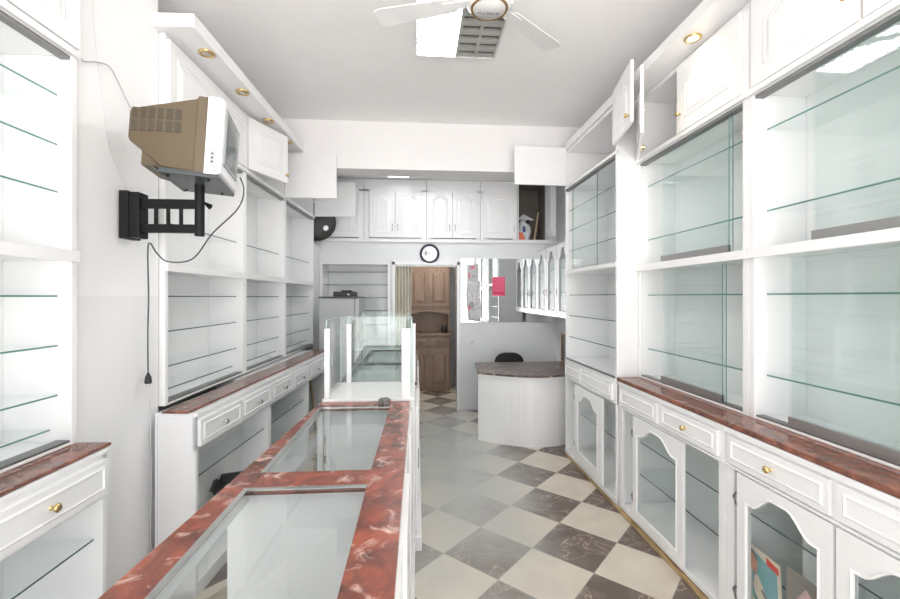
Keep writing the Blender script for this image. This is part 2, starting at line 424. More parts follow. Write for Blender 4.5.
def drawer(parent, W, Hh, place, T=None, knob=True, knobmat='gold', name='drawer'):
    mb = MB(T); mb.prism([(0, 0), (W, 0), (W, Hh), (0, Hh)], place, 0, .018)
    s = .022
    L = [[(s, s), (W-s, s), (W-s, Hh-s), (s, Hh-s)]]; P = L[0]
    q = lambda d: [(s+d, s+d), (W-s-d, s+d), (W-s-d, Hh-s-d), (s+d, Hh-s-d)]
    mb.loft([[place(u, v, .018) for u, v in P], [place(u, v, .024) for u, v in q(.008)], [place(u, v, .012) for u, v in q(.016)]], cap0=False)
    o = mb.build(name, 'white', parent)
    if knob:
        k = MB(T); c = place(W/2, Hh/2, .012); nd = (place(0, 0, 1) - place(0, 0, 0)).normalized()
        k.lathe(c, nd, [(.014, 0), (.014, .004), (.006, .007), (.006, .018), (.014, .024), (.016, .031), (.009, .037)], 12)
        k.build('knob', knobmat, o, smooth=True)
    return o
def glass_shelf(parent, a, b, T=None, glass='glass', edge='edge', name='glass_shelf'):
    mb = MB(T).box(a, b, 0, 1); mb.bm.faces.ensure_lookup_table()
    front = 2 if abs(a[1]) > 6 else (5 if a[0] > 0 else 4)          # only the polished front edge shows green
    for i in range(2, 6):
        if i != front: mb.bm.faces[i].material_index = 0
    return mb.build(name, [glass, edge], parent)

# ================================================================== SETTING
H = 3.39
XR, XL = 2.02, -1.72
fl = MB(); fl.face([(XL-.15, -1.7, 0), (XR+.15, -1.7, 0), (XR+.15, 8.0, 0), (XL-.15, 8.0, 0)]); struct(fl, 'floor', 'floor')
c = MB(); c.box((XL-.15, -1.7, H), (XR+.15, 4.5, H+.1)); struct(c, 'ceiling', 'ceil')
c = MB(); c.box((XL-.15, 4.5, 3.25), (XR+.15, 6.5, 3.35)); struct(c, 'ceiling_rear', 'wall')
w = MB(); w.box((XR, -1.7, 0), (XR+.12, 6.2, H)); struct(w, 'wall_right', 'wall')
w = MB(); w.box((XL-.12, -1.7, 0), (XL, 6.2, H)); struct(w, 'wall_left', 'wall')
# shop front: piers, lintel and low sill round one wide window opening onto the street
w = MB()
w.box((XL-.12, -1.8, 0), (XL+.12, -1.7, H)); w.box((XR-.12, -1.8, 0), (XR+.12, -1.7, H)); w.box((XL, -1.8, 3.1), (XR, -1.7, H))
struct(w, 'wall_front', 'wall')
w = MB()
for x in (XL+.12, .1, XR-.18): w.box((x, -1.78, 0), (x+.06, -1.72, 3.1))
w.box((XL+.12, -1.78, 3.04), (XR-.12, -1.72, 3.1)); struct(w, 'window_1', 'alu')
# beam
b = MB(); b.box((XL, 4.46, 3.16), (XR, 4.72, H)); b.box((-1.30, 4.46, 2.905), (1.49, 4.72, 3.16))
struct(b, 'trim_1', 'beam')
# left pillar
p = MB(TL); p.box((-.45, 1.90, 0), (-.03, 2.475, H)); struct(p, 'wall_pillar', 'pillar')
# rear wall with doorway, niche for shelving and overhead row
Yb = 6.1
w = MB()
w.box((XL, Yb, 0), (-1.34, Yb+.1, 2.40)); w.box((-1.34, Yb, 2.085), (-.37, Yb+.1, 2.40)); w.box((-.37, Yb, 0), (-.31, Yb+.1, 2.40))
w.box((-.31, Yb, 2.06), (.575, Yb+.1, 2.40)); w.box((.575, Yb, 0), (XR, Yb+.1, 2.40))
struct(w, 'wall_back', 'grey_wall')
w = MB(); w.box((-1.34, Yb+.45, 0), (-.37, Yb+.5, 2.4)); struct(w, 'wall_niche', 'grey_wall')
t = MB(); t.box((XL, Yb-.035, 2.365), (XR, Yb, 2.40)); struct(t, 'trim_2', 'white', .004)
d = MB()
for x0, x1, y1 in ((-.345, -.305, 2.09), (.562, .602, 2.09)): d.box((x0, Yb-.03, 0), (x1, Yb+.12, y1))
d.box((-.345, Yb-.03, 2.05), (.602, Yb+.12, 2.09)); struct(d, 'door_1', 'white', .003)
# back room
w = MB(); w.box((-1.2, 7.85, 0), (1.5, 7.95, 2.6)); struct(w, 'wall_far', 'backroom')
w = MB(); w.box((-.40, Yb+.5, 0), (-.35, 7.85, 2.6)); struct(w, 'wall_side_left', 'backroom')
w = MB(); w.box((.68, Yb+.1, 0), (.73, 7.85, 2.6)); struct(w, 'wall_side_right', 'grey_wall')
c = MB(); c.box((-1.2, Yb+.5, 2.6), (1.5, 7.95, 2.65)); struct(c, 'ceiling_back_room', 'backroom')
# worn strip along the foot of the right hand cabinets
s = MB(); s.box((1.497, .85, 0), (1.53, 4.29, .032)); struct(s, 'baseboard_right', 'strip', .003)

# ================================================================== RIGHT SIDE
Rp = lambda x, y, z: plane((x, y, z), (0, -1, 0), (-1, 0, 0))      # face on the right wall: u towards the camera, w to the aisle
def shell_right(mb, x0, x1, ya, yb, z0, z1, side=.025, mi=0, floor_t=.03, top_t=.03, front_side=None):
    """open-fronted box, ya near, yb far"""
    mb.box((x1-.015, ya, z0), (x1, yb, z1))
    mb.box((x0, ya, z0), (x1-.015, ya+side, z1)); mb.box((x0, yb-side, z0), (x1-.015, yb, z1))
    mb.box((x0, ya+side, z0), (x1-.015, yb-side, z0+floor_t)); mb.box((x0, ya+side, z1-top_t), (x1-.015, yb-side, z1))

def base_right(ya, yb, label, doors, drawers, opts):
    root = thing('base_cabinet', (1.75, (ya+yb)/2, 0), label, 'cabinet', 'white base cabinets along the right wall')
    mb = MB(); x0, x1 = 1.505, 1.95
    shell_right(mb, x0+.02, x1, ya, yb, .04, .945)
    mb.box((x0+.02, ya+.02, 0.033), (x1, yb-.02, .045))
    mb.box((x0, ya, .04), (x0+.022, yb, .072))                       # bottom rail
    mb.box((x0, ya, .785), (x0+.022, yb, .945))                      # drawer rail
    mb.box((x0-.012, ya, .945), (x1, yb, .972))                      # top board
    mb.box((x0-.012, ya, .785), (x0, yb, .797))
    for y in (ya, yb-.05): mb.box((x0, y, .072), (x0+.022, y+.05, .785))
    if opts.get('mid'): mb.box((x0+.16, 1.735, .072), (x1, 1.755, .785))
    mb.build('carcass', 'white', root, bevel=.003)
    for (y0, y1, kn) in drawers:
        drawer(root, y1-y0, .128, Rp(x0, y1, .808), knob=kn)
    for (y0, y1, hu) in doors:
        glass_door(root, y1-y0, .712, Rp(x0+.005, y1, .068), rise=.075, st=.06, rb=.075, rt=.05, hinge_u=hu)
    for z in (.32, .55):
        glass_shelf(root, (x0+.10, ya+.03, z), (x1-.02, yb-.03, z+.008), glass='pane', edge='edge_dark')
    return root
base_right(2.01, 3.125, 'white base cabinet with one arched glass door beside an open doorless half', [(2.335, 2.895, 0)], [(2.60, 3.09, False), (2.05, 2.55, True)], {})
base_right(.90, 2.005, 'nearest white base cabinet on the right, magazines behind its arched glass door', [(1.45, 1.915, 0), (.96, 1.435, None)], [(1.46, 1.975, True), (.94, 1.43, False)], {'mid': 1})

# marble ledge
mb = MB(); mb.box((1.49, .93, .973), (1.70, 3.14, .9995)); o = mb.build('marble_ledge', 'redb', bevel=.006)
tag(o, 'red brown marble ledge along the right wall under the green sliding glass', 'ledge')

def upper_right(ya, yb, label, panes, tracks, lowtracks, lowpanes):
    x0, x1 = 1.66, 1.95
    root = thing('display_cabinet', (1.8, (ya+yb)/2, 1.0), label, 'cabinet', 'white display cabinets along the right wall')
    mb = MB()
    mb.box((x1-.015, ya, 1.0), (x1, yb, 3.08))
    for y0, y1 in ((ya, ya+.045), (yb-.03, yb)): mb.box((x0, y0, 1.0), (x1-.015, y1, 3.08))
    for z0, z1 in ((1.0, 1.012), (1.80, 1.835), (2.595, 2.625), (3.05, 3.08)): mb.box((x0+.002, ya+.045, z0), (x1-.015, yb-.03, z1))
    mb.box((x0-.02, ya, 1.792), (x0+.002, yb, 1.838)); mb.box((x0-.02, ya, 2.60), (x0+.002, yb, 2.628))
    mb.build('carcass', 'white', root, bevel=.003)
    tr = MB(); tr.box((x0+.002, ya+.046, 2.578), (x0+.045, yb-.031, 2.594)); tr.build('track', 'dark_track', root); tr = MB(); tr.box((x0+.05, ya+.046, 1.013), (x0+.006, yb-.031, 1.02)); tr.build('track', 'dark_track', root)
    for z in (1.21, 1.61, 2.02, 2.42):
        glass_shelf(root, (x0+.06, ya+.05, z), (x1-.02, yb-.035, z+.008))
    for (y0, y1, z0, z1, off, rail) in panes:
        pb = MB().box((x0+.02+off, y0, z0), (x0+.026+off, y1, z1), 0, 1); pb.bm.faces.ensure_lookup_table(); pb.bm.faces[3].material_index = 0; o = pb.build('sliding_door', ['pane', 'edge'], root)
        if rail: MB().box((x0+.012+off, y0, z0-.006), (x0+.034+off, y1, z0+.04)).build('bottom_rail', 'alu', o)
    return root
dc = upper_right(2.05, 3.145, 'white display cabinet with green sliding glass and an ajar cupboard door above',
    [(2.22, 2.86, 1.842, 2.58, 0, True), (2.207, 2.86, 1.842, 2.58, .012, False), (2.27, 2.86, 1.02, 1.79, 0, True), (2.258, 2.86, 1.02, 1.79, .012, False)], 0, 0, 0)
# cupboard doors above: far one ajar, near one shut
ang = math.radians(25.5)
panel_door(dc, .58, .42, plane((1.655, 3.115, 2.60+.025), (-math.sin(ang), -math.cos(ang), 0), (-math.cos(ang), math.sin(ang), 0)), knob=None, hinges=[(.06, .34), (.06, .07)])
panel_door(dc, .53, .42, Rp(1.658, 2.62, 2.63), knob=(.035, .11))
dc2 = upper_right(.93, 2.045, 'white display cabinet nearest the camera on the right with greenish sliding glass',
    [(.98, 1.72, 1.842, 2.58, 0, True), (.98, 1.72, 1.842, 2.58, .012, False), (.98, 1.835, 1.02, 1.79, 0, True), (.98, 1.835, 1.02, 1.79, .012, False)], 0, 0, 0)
panel_door(dc2, .52, .42, Rp(1.658, 2.01, 2.63), knob=(.485, .11))
panel_door(dc2, .52, .42, Rp(1.658, 1.475, 2.63), knob=(.035, .11))

# far tall cabinet
root = thing('display_cabinet', (1.75, 3.72, 0), 'tall white display cabinet behind the desk corner with two cupboard doors swung open', 'cabinet', 'white display cabinets along the right wall')
x0, x1, ya, yb = 1.5, 1.95, 3.15, 4.29
mb = MB()
mb.box((x1-.015, ya, .03), (x1, yb, 3.08))
for y0, y1 in ((ya, ya+.03), (yb-.03, yb)): mb.box((x0, y0, .033), (x1-.015, y1, 3.08))
for z0, z1 in ((.033, .07), (.79, .99), (1.825, 1.86), (2.675, 2.705), (3.05, 3.08)): mb.box((x0+.01, ya+.03, z0), (x1-.015, yb-.03, z1))
mb.box((x0-.004, ya, .033), (x0+.012, yb, .075)); mb.box((x0-.004, ya, .79), (x0+.012, yb, .985)); mb.box((x0-.012, ya, 1.83), (x0+.012, yb, 1.865)); mb.box((x0-.008, ya, 2.68), (x0+.012, yb, 2.705))
mb.build('carcass', 'white', root, bevel=.003)
drawer(root, .40, .125, Rp(x0-.004, 4.24, .815), knob=False); drawer(root, .60, .125, Rp(x0-.004, 3.80, .815), knob=False)
glass_door(root, .60, .70, Rp(x0-.0, 3.98, .08), rise=.075, st=.09, rb=.10, rt=.07, hinge_u=0)
for z in (.45,): glass_shelf(root, (x0+.10, ya+.03, z), (x1-.02, yb-.03, z+.008), edge='edge_dark', glass='pane')
for z in (1.2, 1.41, 1.615, 2.055, 2.26, 2.46): glass_shelf(root, (x0+.03, ya+.035, z), (x1-.02, yb-.035, z+.007), edge='edge_dark')
tr = MB(); tr.box((x0-.006, ya+.03, 2.66), (x0+.03, yb-.03, 2.675)); tr.build('track', 'dark_track', root); tr = MB(); tr.box((x0-.01, ya+.03, .985), (x0+.012, yb-.03, .993)); tr.build('track', 'dark_track', root)
o = MB().box((x0+.014, 3.55, 1.87), (x0+.02, 4.12, 2.66), 0, 1).build('sliding_door', ['pane', 'edge_dark'], root)
MB().box((x0+.008, 3.55, 1.866), (x0+.024, 4.12, 1.882)).build('bottom_rail', 'alu', o)
panel_door(root, .53, .38, plane((1.495, 4.27, 2.72), (-1, -.03, 0), (.03, -1, 0)), plain=True, mat='white')
a2 = math.radians(11)
panel_door(root, .46, .40, plane((1.484, 3.15, 2.735), (-math.sin(a2), -math.cos(a2), 0), (-math.cos(a2), math.sin(a2), 0)), knob=(.43, .05))

# pelmet with spots
root = thing('light_pelmet', (1.58, 2.6, 3.08), 'white spotlight pelmet over the right hand display cabinets', 'pelmet')
MB().box((1.49, .9, 3.082), (1.72, 4.29, 3.15)).build('board', 'white', root, bevel=.004)
def spot(root, x, y, z, lit):
    k = MB(); k.ring((x, y, z-.003), (0, 0, 1), .038, .009, 24); o = k.build('spot_ring', 'gold', root, smooth=True)
    k = MB(); k.lathe((x, y, z), (0, 0, -1), [(.032, 0), (.030, .006), (.02, .012)], 16); k.build('bulb', 'spotlit' if lit else 'spotoff', o, smooth=True)
for y, l in ((2.36, True), (1.55, True)):
    spot(root, 1.57, y, 3.081, l)
    ld = bpy.data.lights.new('spot_lamp', 'SPOT'); ld.energy = 9; ld.color = (1, .78, .5); ld.spot_size = math.radians(110); ld.spot_blend = .6; ld.shadow_soft_size = .03
    lo = bpy.data.objects.new('spot_lamp', ld); COL.objects.link(lo); lo.location = (1.57, y, 3.062)

# magazines on the shelf behind the near glass door
def sheet(root, name, mats, org, ud, vd, W, Hh, prints, t=.006):
    org = Vector(org); ud = Vector(ud).normalized(); vd = Vector(vd).normalized(); nd = ud.cross(vd)
    pl = lambda u, v, w: org + ud*u + vd*v + nd*w
    mb = MB(); mb.prism([(0, 0), (W, 0), (W, Hh), (0, Hh)], pl, -t, 0, 0)
    for poly, mi, lift in prints: mb.prism(poly, pl, 0, lift, mi)
    return mb.build(name, mats, root)
mg = sheet(None, 'magazine', ['cream', 'bluecover', 'skin', 'redprint', 'greyprint', 'green'], (1.535, 1.885, .20), (.02, -1, -.06), (.10, .18, 1), .17, .25,
    [([(.012, .03), (.155, .01), (.155, .205), (.02, .235)], 1, .0006), ([(.0, .16), (.04, .13), (.05, .19), (.03, .215), (.005, .215)], 2, .001),
     ([(.005, .22), (.03, .215), (.045, .195), (.05, .215), (.02, .235)], 4, .0013), ([(.03, .13), (.05, .14), (.12, .03), (.10, .0), (.05, .0), (.02, .08)], 0, .0012),
     ([(.06, .085), (.075, .095), (.14, .035), (.135, .015)], 4, .0016), ([(.03, .05), (.06, .02), (.07, .0), (.04, .0)], 5, .0016), ([(.10, .215), (.165, .205), (.165, .232), (.10, .243)], 3, .001)])
tag(mg, 'blue covered magazine with red heading leaning behind the near glass door', 'magazine')
mg = sheet(None, 'magazine', ['greyprint', 'pinkprint', 'cream'], (1.55, 1.71, .22), (.02, -1, -.06), (.10, .10, 1), .16, .24,
    [([(.03, .02), (.15, .01), (.15, .16), (.09, .2), (.05, .14)], 1, .0008), ([(.0, .0), (.05, .0), (.05, .09), (.01, .06)], 2, .001)])
tag(mg, 'pink and grey magazine standing to the right of the blue covered one', 'magazine')

# ================================================================== LEFT SIDE
Lp = lambda x, y, z: plane((x, y, z), (0, 1, 0), (1, 0, 0))       # face on the left wall in its own frame: u away from the camera
def upper_left(ya, yb, label, doors):
    root = thing('display_cabinet', TL((-.15, (ya+yb)/2, 1.0)), label, 'cabinet', 'open white display cabinets along the left wall')
    x0, x1 = -.28, 0
    mb = MB(TL)
    mb.box((x0, ya, 1.0), (x0+.015, yb, 3.05))
    for y0, y1 in ((ya, ya+.03), (yb-.03, yb)): mb.box((x0+.015, y0, 1.0), (x1, y1, 3.05))
    for z0, z1 in ((1.0, 1.012), (1.745, 1.785), (2.575, 2.605), (3.02, 3.05)): mb.box((x0+.015, ya+.03, z0), (x1-.002, yb-.03, z1))
    mb.box((x1-.002, ya, 1.742), (x1+.016, yb, 1.788)); mb.box((x1-.002, ya, 2.578), (x1+.016, yb, 2.606))
    mb.build('carcass', 'white', root, bevel=.003)
    tr = MB(TL); tr.box((x1-.04, ya+.031, 2.56), (x1-.004, yb-.031, 2.574)); tr.build('track', 'dark_track', root); tr = MB(TL); tr.box((x1-.06, ya+.031, 1.013), (x1-.005, yb-.031, 1.021)); tr.build('track', 'dark_track', root)
    for z in (1.06, 1.2, 1.4, 1.6, 2.02):
        glass_shelf(root, (x0+.02, ya+.034, z), (x1-.05 if z > 1.1 else x1-.08, yb-.034, z+.007), TL, edge='edge_dark')
    return root
# nearest bay
un = upper_left(.78, 1.895, 'white display cabinet nearest the camera on the left with six glass shelves', 0)
for z in (2.21, 2.41): glass_shelf(un, (-.26, .815, z), (-.05, 1.86, z+.007), TL, edge='edge')
panel_door(un, .53, .41, Lp(.0, .82, 2.61), T=TL, knob=(.5, .1)); panel_door(un, .53, .41, Lp(.0, 1.355, 2.61), T=TL, knob=(.03, .1))
for o in un.children:
    if o.name.startswith('glass_shelf'): o.data.materials[1] = M['edge']
u1 = upper_left(2.485, 3.51, 'white display cabinet behind the television with shut cupboard doors above', 0)
panel_door(u1, .50, .41, Lp(0, 2.50, 2.61), T=TL, knob=(.47, .1), arched=False); panel_door(u1, .50, .41, Lp(0, 3.005, 2.61), T=TL, knob=(.03, .1), arched=False)
u2 = upper_left(3.515, 4.455, 'middle white display cabinet on the left wall with a half open cupboard door', 0)
a3 = math.radians(21)
panel_door(u2, .46, .41, plane((0.002, 3.54, 2.615), (math.sin(a3), math.cos(a3), 0), (math.cos(a3), -math.sin(a3), 0)), T=TL, knob=(.43, .06), arched=False)
panel_door(u2, .50, .43, plane((0.02, 4.42, 2.585), (1, 0, 0), (0, -1, 0)), T=TL, plain=True)
u3 = upper_left(4.46, 5.53, 'farthest white display cabinet on the left wall beside the black round fan', 0)
panel_door(u3, .50, .43, plane((0.02, 5.50, 2.60), (1, 0, 0), (0, -1, 0)), T=TL, plain=True)

# pelmet with four brass spots
root = thing('light_pelmet', TL((.05, 3.4, 3.05)), 'white pelmet with four brass spotlights above the television', 'pelmet')
MB(TL).box((-.28, 2.43, 3.052), (.185, 4.45, 3.125)).build('board', 'white', root, bevel=.004)
for y in (2.68, 3.17, 3.67, 4.16):
    q = TL((.125, y, 3.051)); spot(root, q.x, q.y, q.z, False)

def base_left(T, xf0, ya, yb, label, drawers, knobmat='chrome', shelves=(.62, .33), dep=-.40):
    root = thing('base_cabinet', T((-.2, (ya+yb)/2, 0)), label, 'cabinet', 'open white base cabinets along the left wall')
    x0, x1 = dep, xf0
    mb = MB(T)
    mb.box((x0, ya, 0), (x0+.015, yb, .965))
    for y0, y1 in ((ya, ya+.025), (yb-.025, yb)): mb.box((x0+.015, y0, 0), (x1, y1, .965))
    for z0, z1 in ((.0, .08), (.79, .805)): mb.box((x0+.015, ya+.025, z0), (x1-.002, yb-.025, z1))
    mb.box((x1-.02, ya, .785), (x1, yb, .965)); mb.box((x0, ya, .965), (x1+.008, yb, .985))
    mb.build('carcass', 'white', root, bevel=.003)
    for y0, y1 in drawers: drawer(root, y1-y0, .14, Lp(x1, y0, .805), T, knobmat=knobmat)
    for z in shelves: glass_shelf(root, (x0+.02, ya+.03, z), (x1-.03, yb-.03, z+.008), T, glass='pane', edge='edge_dark')
    return root
# far run is turned a little more than the wall
BF = .066; nf = math.hypot(1, BF)
def TF(p):
    x, y, z = p; y -= 2.38
    return Vector((-1.165 + (x + BF*y)/nf, 2.38 + (-BF*x + y)/nf, z))
def TN(p):
    x, y, z = p; y -= 1.895
    return Vector((-1.262 + x + .02*y, 1.895 + y - .02*x, z))
base_left(TF, 0, 2.38, 3.345, 'white base cabinet with a black tray under its glass shelf', [(2.40, 2.86), (2.875, 3.33)], dep=-.215)
base_left(TF, 0, 3.35, 4.25, 'white base cabinet with empty glass shelves between two others', [(3.365, 3.79), (3.805, 4.235)])
base_left(TF, 0, 4.255, 5.1, 'white base cabinet with a wooden picture frame leaning inside', [(4.27, 4.67), (4.685, 5.085)], shelves=())
mb = MB(TF); mb.prism([(-.175, 2.375), (-.03, 2.365), (-.035, 5.12), (-.20, 5.12)], lambda u, v, w: (u, v, w), .986, .9995)
o = mb.build('marble_ledge', 'redb', bevel=.005); tag(o, 'long red brown marble ledge behind the counter under the open shelves', 'ledge')
base_left(TN, -.004, .75, 1.875, 'white base cabinet nearest the camera on the left with a brass knobbed drawer', [(.77, 1.3), (1.315, 1.86)], 'gold', shelves=(.62, .33))
mb = MB(TN); mb.box((-.38, .75, .986), (.0, 1.90, .9995)); o = mb.build('marble_ledge', 'redb', bevel=.006); tag(o, 'short red brown marble ledge in the lower left corner', 'ledge')
# base plug sockets etc. skipped: none visible
# black tray
r = MB()
def rr(cx, cy, z, a, b2, rot=0.3): return [Vector((cx + x*math.cos(rot) - y*math.sin(rot), cy + x*math.sin(rot) + y*math.cos(rot), z)) for x, y in ((-a, -b2), (a, -b2), (a, b2), (-a, b2))]
r.loft([rr(-1.235, 2.93, .342, .055, .10), rr(-1.235, 2.93, .395, .075, .13), rr(-1.235, 2.93, .40, .085, .14), rr(-1.235, 2.93, .395, .07, .125), rr(-1.235, 2.93, .35, .05, .09)])
o = r.build('plastic_tray', 'blackp'); tag(o, 'black plastic tray on the lower glass shelf behind the counter', 'tray')
# leaning frame
root = thing('picture_frame', (-1.12, 4.72, .09), 'wooden picture frame leaning in the last left base cabinet', 'frame')
pf = plane((-1.20, 4.36, .09), (.13, 1, 0), (1, -.13, 0)); lean = lambda u, v, w: pf(u, v, w) + Vector((-.14*v, 0, 0))
fm = MB()
W_, H_ = .60, .66
for a, b2 in (((0, 0), (.04, H_)), ((W_-.02, 0), (W_, H_)), ((.04, 0), (W_-.02, .03)), ((.04, H_-.03), (W_-.02, H_))):
    fm.prism([(a[0], a[1]), (b2[0], a[1]), (b2[0], b2[1]), (a[0], b2[1])], lean, 0, .025)
fm.build('moulding', 'palewood', root)
MB().prism([(.04, .03), (W_-.02, .03), (W_-.02, H_-.03), (.04, H_-.03)], lean, .002, .012).build('picture', 'picglass', root)
# stone piece on the floor behind the counter, seen through the glass top
st = MB(); ol = [(-.28, -.05), (-.05, -.06), (.02, 0), (.17, .22), (.24, .24), (.22, .30), (.12, .29), (-.03, .07), (-.28, .05)]
st.prism(ol, lambda u, v, w: (-1.05 + u, 2.25 + v, w), .001, .05); o = st.build('stone_offcut', 'stone', bevel=.006)
tag(o, 'angled grey brown stone offcut on the floor seen through the counter glass', 'stone piece')

# ================================================================== TV + BRACKET + CABLES
def SB(p): return Vector((p[0]*.944, p[1]*.944, 1.6 + (p[2]-1.6)*.944))
root = thing('tv_wall_bracket', SB((-1.46, 2.33, 1.9)), 'black metal television bracket with ladder arm fixed to the white pillar', 'bracket')
MB(SB).box((-1.488, 2.285, 1.895), (-1.445, 2.39, 2.135)).build('wall_plate', 'black', root, bevel=.002)
k = MB(SB); k.box((-1.445, 2.29, 1.90), (-1.395, 2.37, 2.13)); k.build('hinge_block', 'black', root, bevel=.004)
k = MB(SB)
k.box((-1.40, 2.312, 2.055), (-1.12, 2.348, 2.10)); k.box((-1.40, 2.312, 1.93), (-1.12, 2.348, 1.972))
for x in (-1.335, -1.275, -1.212): k.box((x-.006, 2.32, 1.972), (x+.006, 2.34, 2.055))
k.build('ladder_arm', 'black', root, bevel=.002)
k = MB(SB); k.tube([(-1.12, 2.33, 1.915), (-1.12, 2.33, 2.22)], .022, 16); k.build('post', 'black', root)
k = MB(SB); k.tube([(-1.10, 2.33, 2.09), (-1.065, 2.325, 2.065)], [.004, .014], 8); k.build('clamp_knob', 'black', root)
# tray under the set
TVo = Vector((-1.143, 2.17, 2.165)); ya_ = math.radians(12); ti = math.radians(3.5)
Rz = Matrix.Rotation(ya_, 3, 'Z'); Ry = Matrix.Rotation(ti, 3, 'Y')
def TV(p): return TVo + Rz @ (Ry @ Vector((p[0]*.82, p[1]*.93, p[2]*.92)))     # local x = towards the screen, y = across, z = up
k = MB(TV); k.box((-.03, -.20, -.018), (.26, .20, -.004))
for y in (-.20, .192): k.box((-.03, y, -.004), (.26, y+.008, .004))
k.build('tray', 'graytray', root, bevel=.002)
k = MB(TV); k.prism([(-.085, .012), (-.077, .016), (-.018, -.02), (-.03, -.022)], lambda u, v, w: (u, w, v), -.2, .2)
k.build('tray_lip', 'graytray', root)
for x, y in ((.0, -.15), (.2, -.15), (.2, .15), (.0, .15)):
    k = MB(TV); k.lathe(Vector((x, y, -.018)), (0, 0, -1), [(.008, 0), (.007, .008)], 10); k.build('bolt', 'black', root)
tv = thing('crt_television', TVo, 'brown backed tube television with silver front sitting on the black bracket', 'television')
def rect(x, y0, y1, z0, z1): return [(x, y0, z0), (x, y1, z0), (x, y1, z1), (x, y0, z1)]
Wt = .205
k = MB(TV)
k.loft([rect(-.22, -.10, .10, .155, .285), rect(-.205, -.115, .115, .135, .295), rect(-.03, -.165, .165, .015, .325), rect(.13, -.195, .195, 0.0, .36), rect(.14, -.2, .2, .0, .375), rect(.185, -.2, .2, .0, .375)])
k.build('back_shell', 'tvbrown', tv, bevel=.006)
# lower rear hump
k = MB(TV); k.loft([rect(-.14, -.13, .13, .02, .11), rect(-.03, -.150, .150, .005, .11), rect(.12, -.185, .185, .002, .11)]); k.build('base_hump', 'tvbrown', tv, bevel=.006)
# vents on the near side (y negative)
for row in (0, 1):
    for i in range(6):
        x = -.182 + i*.045; f = (x + .205)/.175 if x < -.03 else 1
        y = -(.115 + .05*min(1, max(0, (x + .205)/.175))) if x < -.03 else -(.165 + .03*(x + .03)/.16)
        z0 = .185 + row*.062
        k = MB(TV); k.box((x-.016, y-.0035, z0), (x+.016, y+.02, z0+.05)); k.build('vent_slot', 'tvvent', tv)
k = MB(TV); k.loft([rect(.185, -.205, .205, -.002, .38), rect(.255, -.205, .205, .0, .38), rect(.27, -.19, .19, .012, .365)]); k.build('front_bezel', 'tvsilver', tv, bevel=.006)
k = MB(TV); k.loft([rect(.262, -.175, .175, .055, .352), rect(.278, -.165, .165, .065, .345)]); k.build('screen_surround', 'tvgrey', tv, bevel=.004)
k = MB(TV)
n = 8; loops = []
for i in range(n+1):
    u = -1 + 2*i/n
    loops.append([(.279 + .022*(1-u*u)*(1-(v_)**2), .15*u, .205 + .128*v_) for v_ in [-1 + 2*j/n for j in range(n+1)]])
for i in range(n):
    for j in range(n): k.face([loops[i][j], loops[i+1][j], loops[i+1][j+1], loops[i][j+1]])
bmesh.ops.remove_doubles(k.bm, verts=k.bm.verts, dist=1e-5)
k.build('screen', 'screen', tv, smooth=True)
k = MB(TV); k.box((.212, -.2085, .035), (.240, -.205, .125)); o = k.build('control_panel', 'tvgrey', tv)
k = MB(TV)
for z in (.055, .075, .095): k.box((.222, -.2115, z), (.230, -.2085, z+.008))
k.build('button', 'blackp', o)

def bez(pts, n=10):
    """smooth curve through points (Catmull-Rom)"""
    P = [Vector(p) for p in pts]; out = []
    for i in range(len(P)-1):
        a, b_, c_, d_ = P[max(i-1, 0)], P[i], P[i+1], P[min(i+2, len(P)-1)]
        for k_ in range(n):
            t_ = k_/n
            out.append(.5*((2*b_) + (c_-a)*t_ + (2*a-5*b_+4*c_-d_)*t_*t_ + (-a+3*b_-3*c_+d_)*t_**3))
    return out + [P[-1]]
root = thing('power_cord', SB((-1.44, 2.41, 1.1)), 'dark power cord looping from the television to a hanging plug', 'cord')
k = MB(SB); k.tube(bez([(-.93, 2.36, 2.23), (-.895, 2.32, 2.15), (-.92, 2.3, 2.05), (-1.05, 2.32, 1.93), (-1.17, 2.36, 1.80), (-1.30, 2.38, 1.785), (-1.38, 2.42, 1.83), (-1.435, 2.45, 1.89), (-1.452, 2.46, 1.84), (-1.448, 2.46, 1.6), (-1.452, 2.46, 1.4), (-1.450, 2.46, 1.17)]), .0035, 6)
k.build('flex', 'graytray', root, smooth=True)
k = MB(SB); k.lathe((-1.450, 2.46, 1.19), (0, 0, -1), [(.005, 0), (.009, .012), (.014, .02), (.018, .05), (.016, .058)], 12); o = k.build('plug', 'blackp', root)
k = MB(SB)
for s_ in (-.007, .007): k.tube([(-1.450 + s_, 2.46, 1.13), (-1.450 + s_, 2.46, 1.112)], .002, 6)
k.build('pin', 'chrome', o)
# thin wires
k = MB(); k.tube(bez([(-1.405, 1.912, 2.607), (-1.405, 1.925, 2.604), (-1.408, 1.95, 2.60), (-1.408, 2.02, 2.635), (-1.405, 2.09, 2.655), (-1.404, 2.14, 2.625), (-1.402, 2.22, 2.545), (-1.395, 2.33, 2.455), (-1.388, 2.40, 2.45), (-1.372, 2.47, 2.46)]), .0025, 6)
o = k.build('signal_wire', 'cord_grey', smooth=True); tag(o, 'grey wire sagging across the pillar towards the television', 'wire')
k = MB(); k.tube(bez([(-1.416, 1.99, 3.1), (-1.414, 2.02, 2.75), (-1.413, 2.06, 2.5), (-1.411, 2.10, 2.28), (-1.404, 2.285, 2.0), (-1.402, 2.29, 1.85)]), .0014, 6)
o = k.build('signal_wire', 'cord_white', smooth=True); tag(o, 'thin pale wire running straight down the white pillar', 'wire')
k = MB(); k.tube(bez([(-1.406, 2.40, 1.06), (-1.404, 2.405, .95), (-1.402, 2.398, .85), (-1.405, 2.41, .74), (-1.402, 2.405, .62), (-1.405, 2.408, .5), (-1.404, 2.40, .36), (-1.402, 2.41, .2), (-1.404, 2.405, .004)]), .0025, 6)
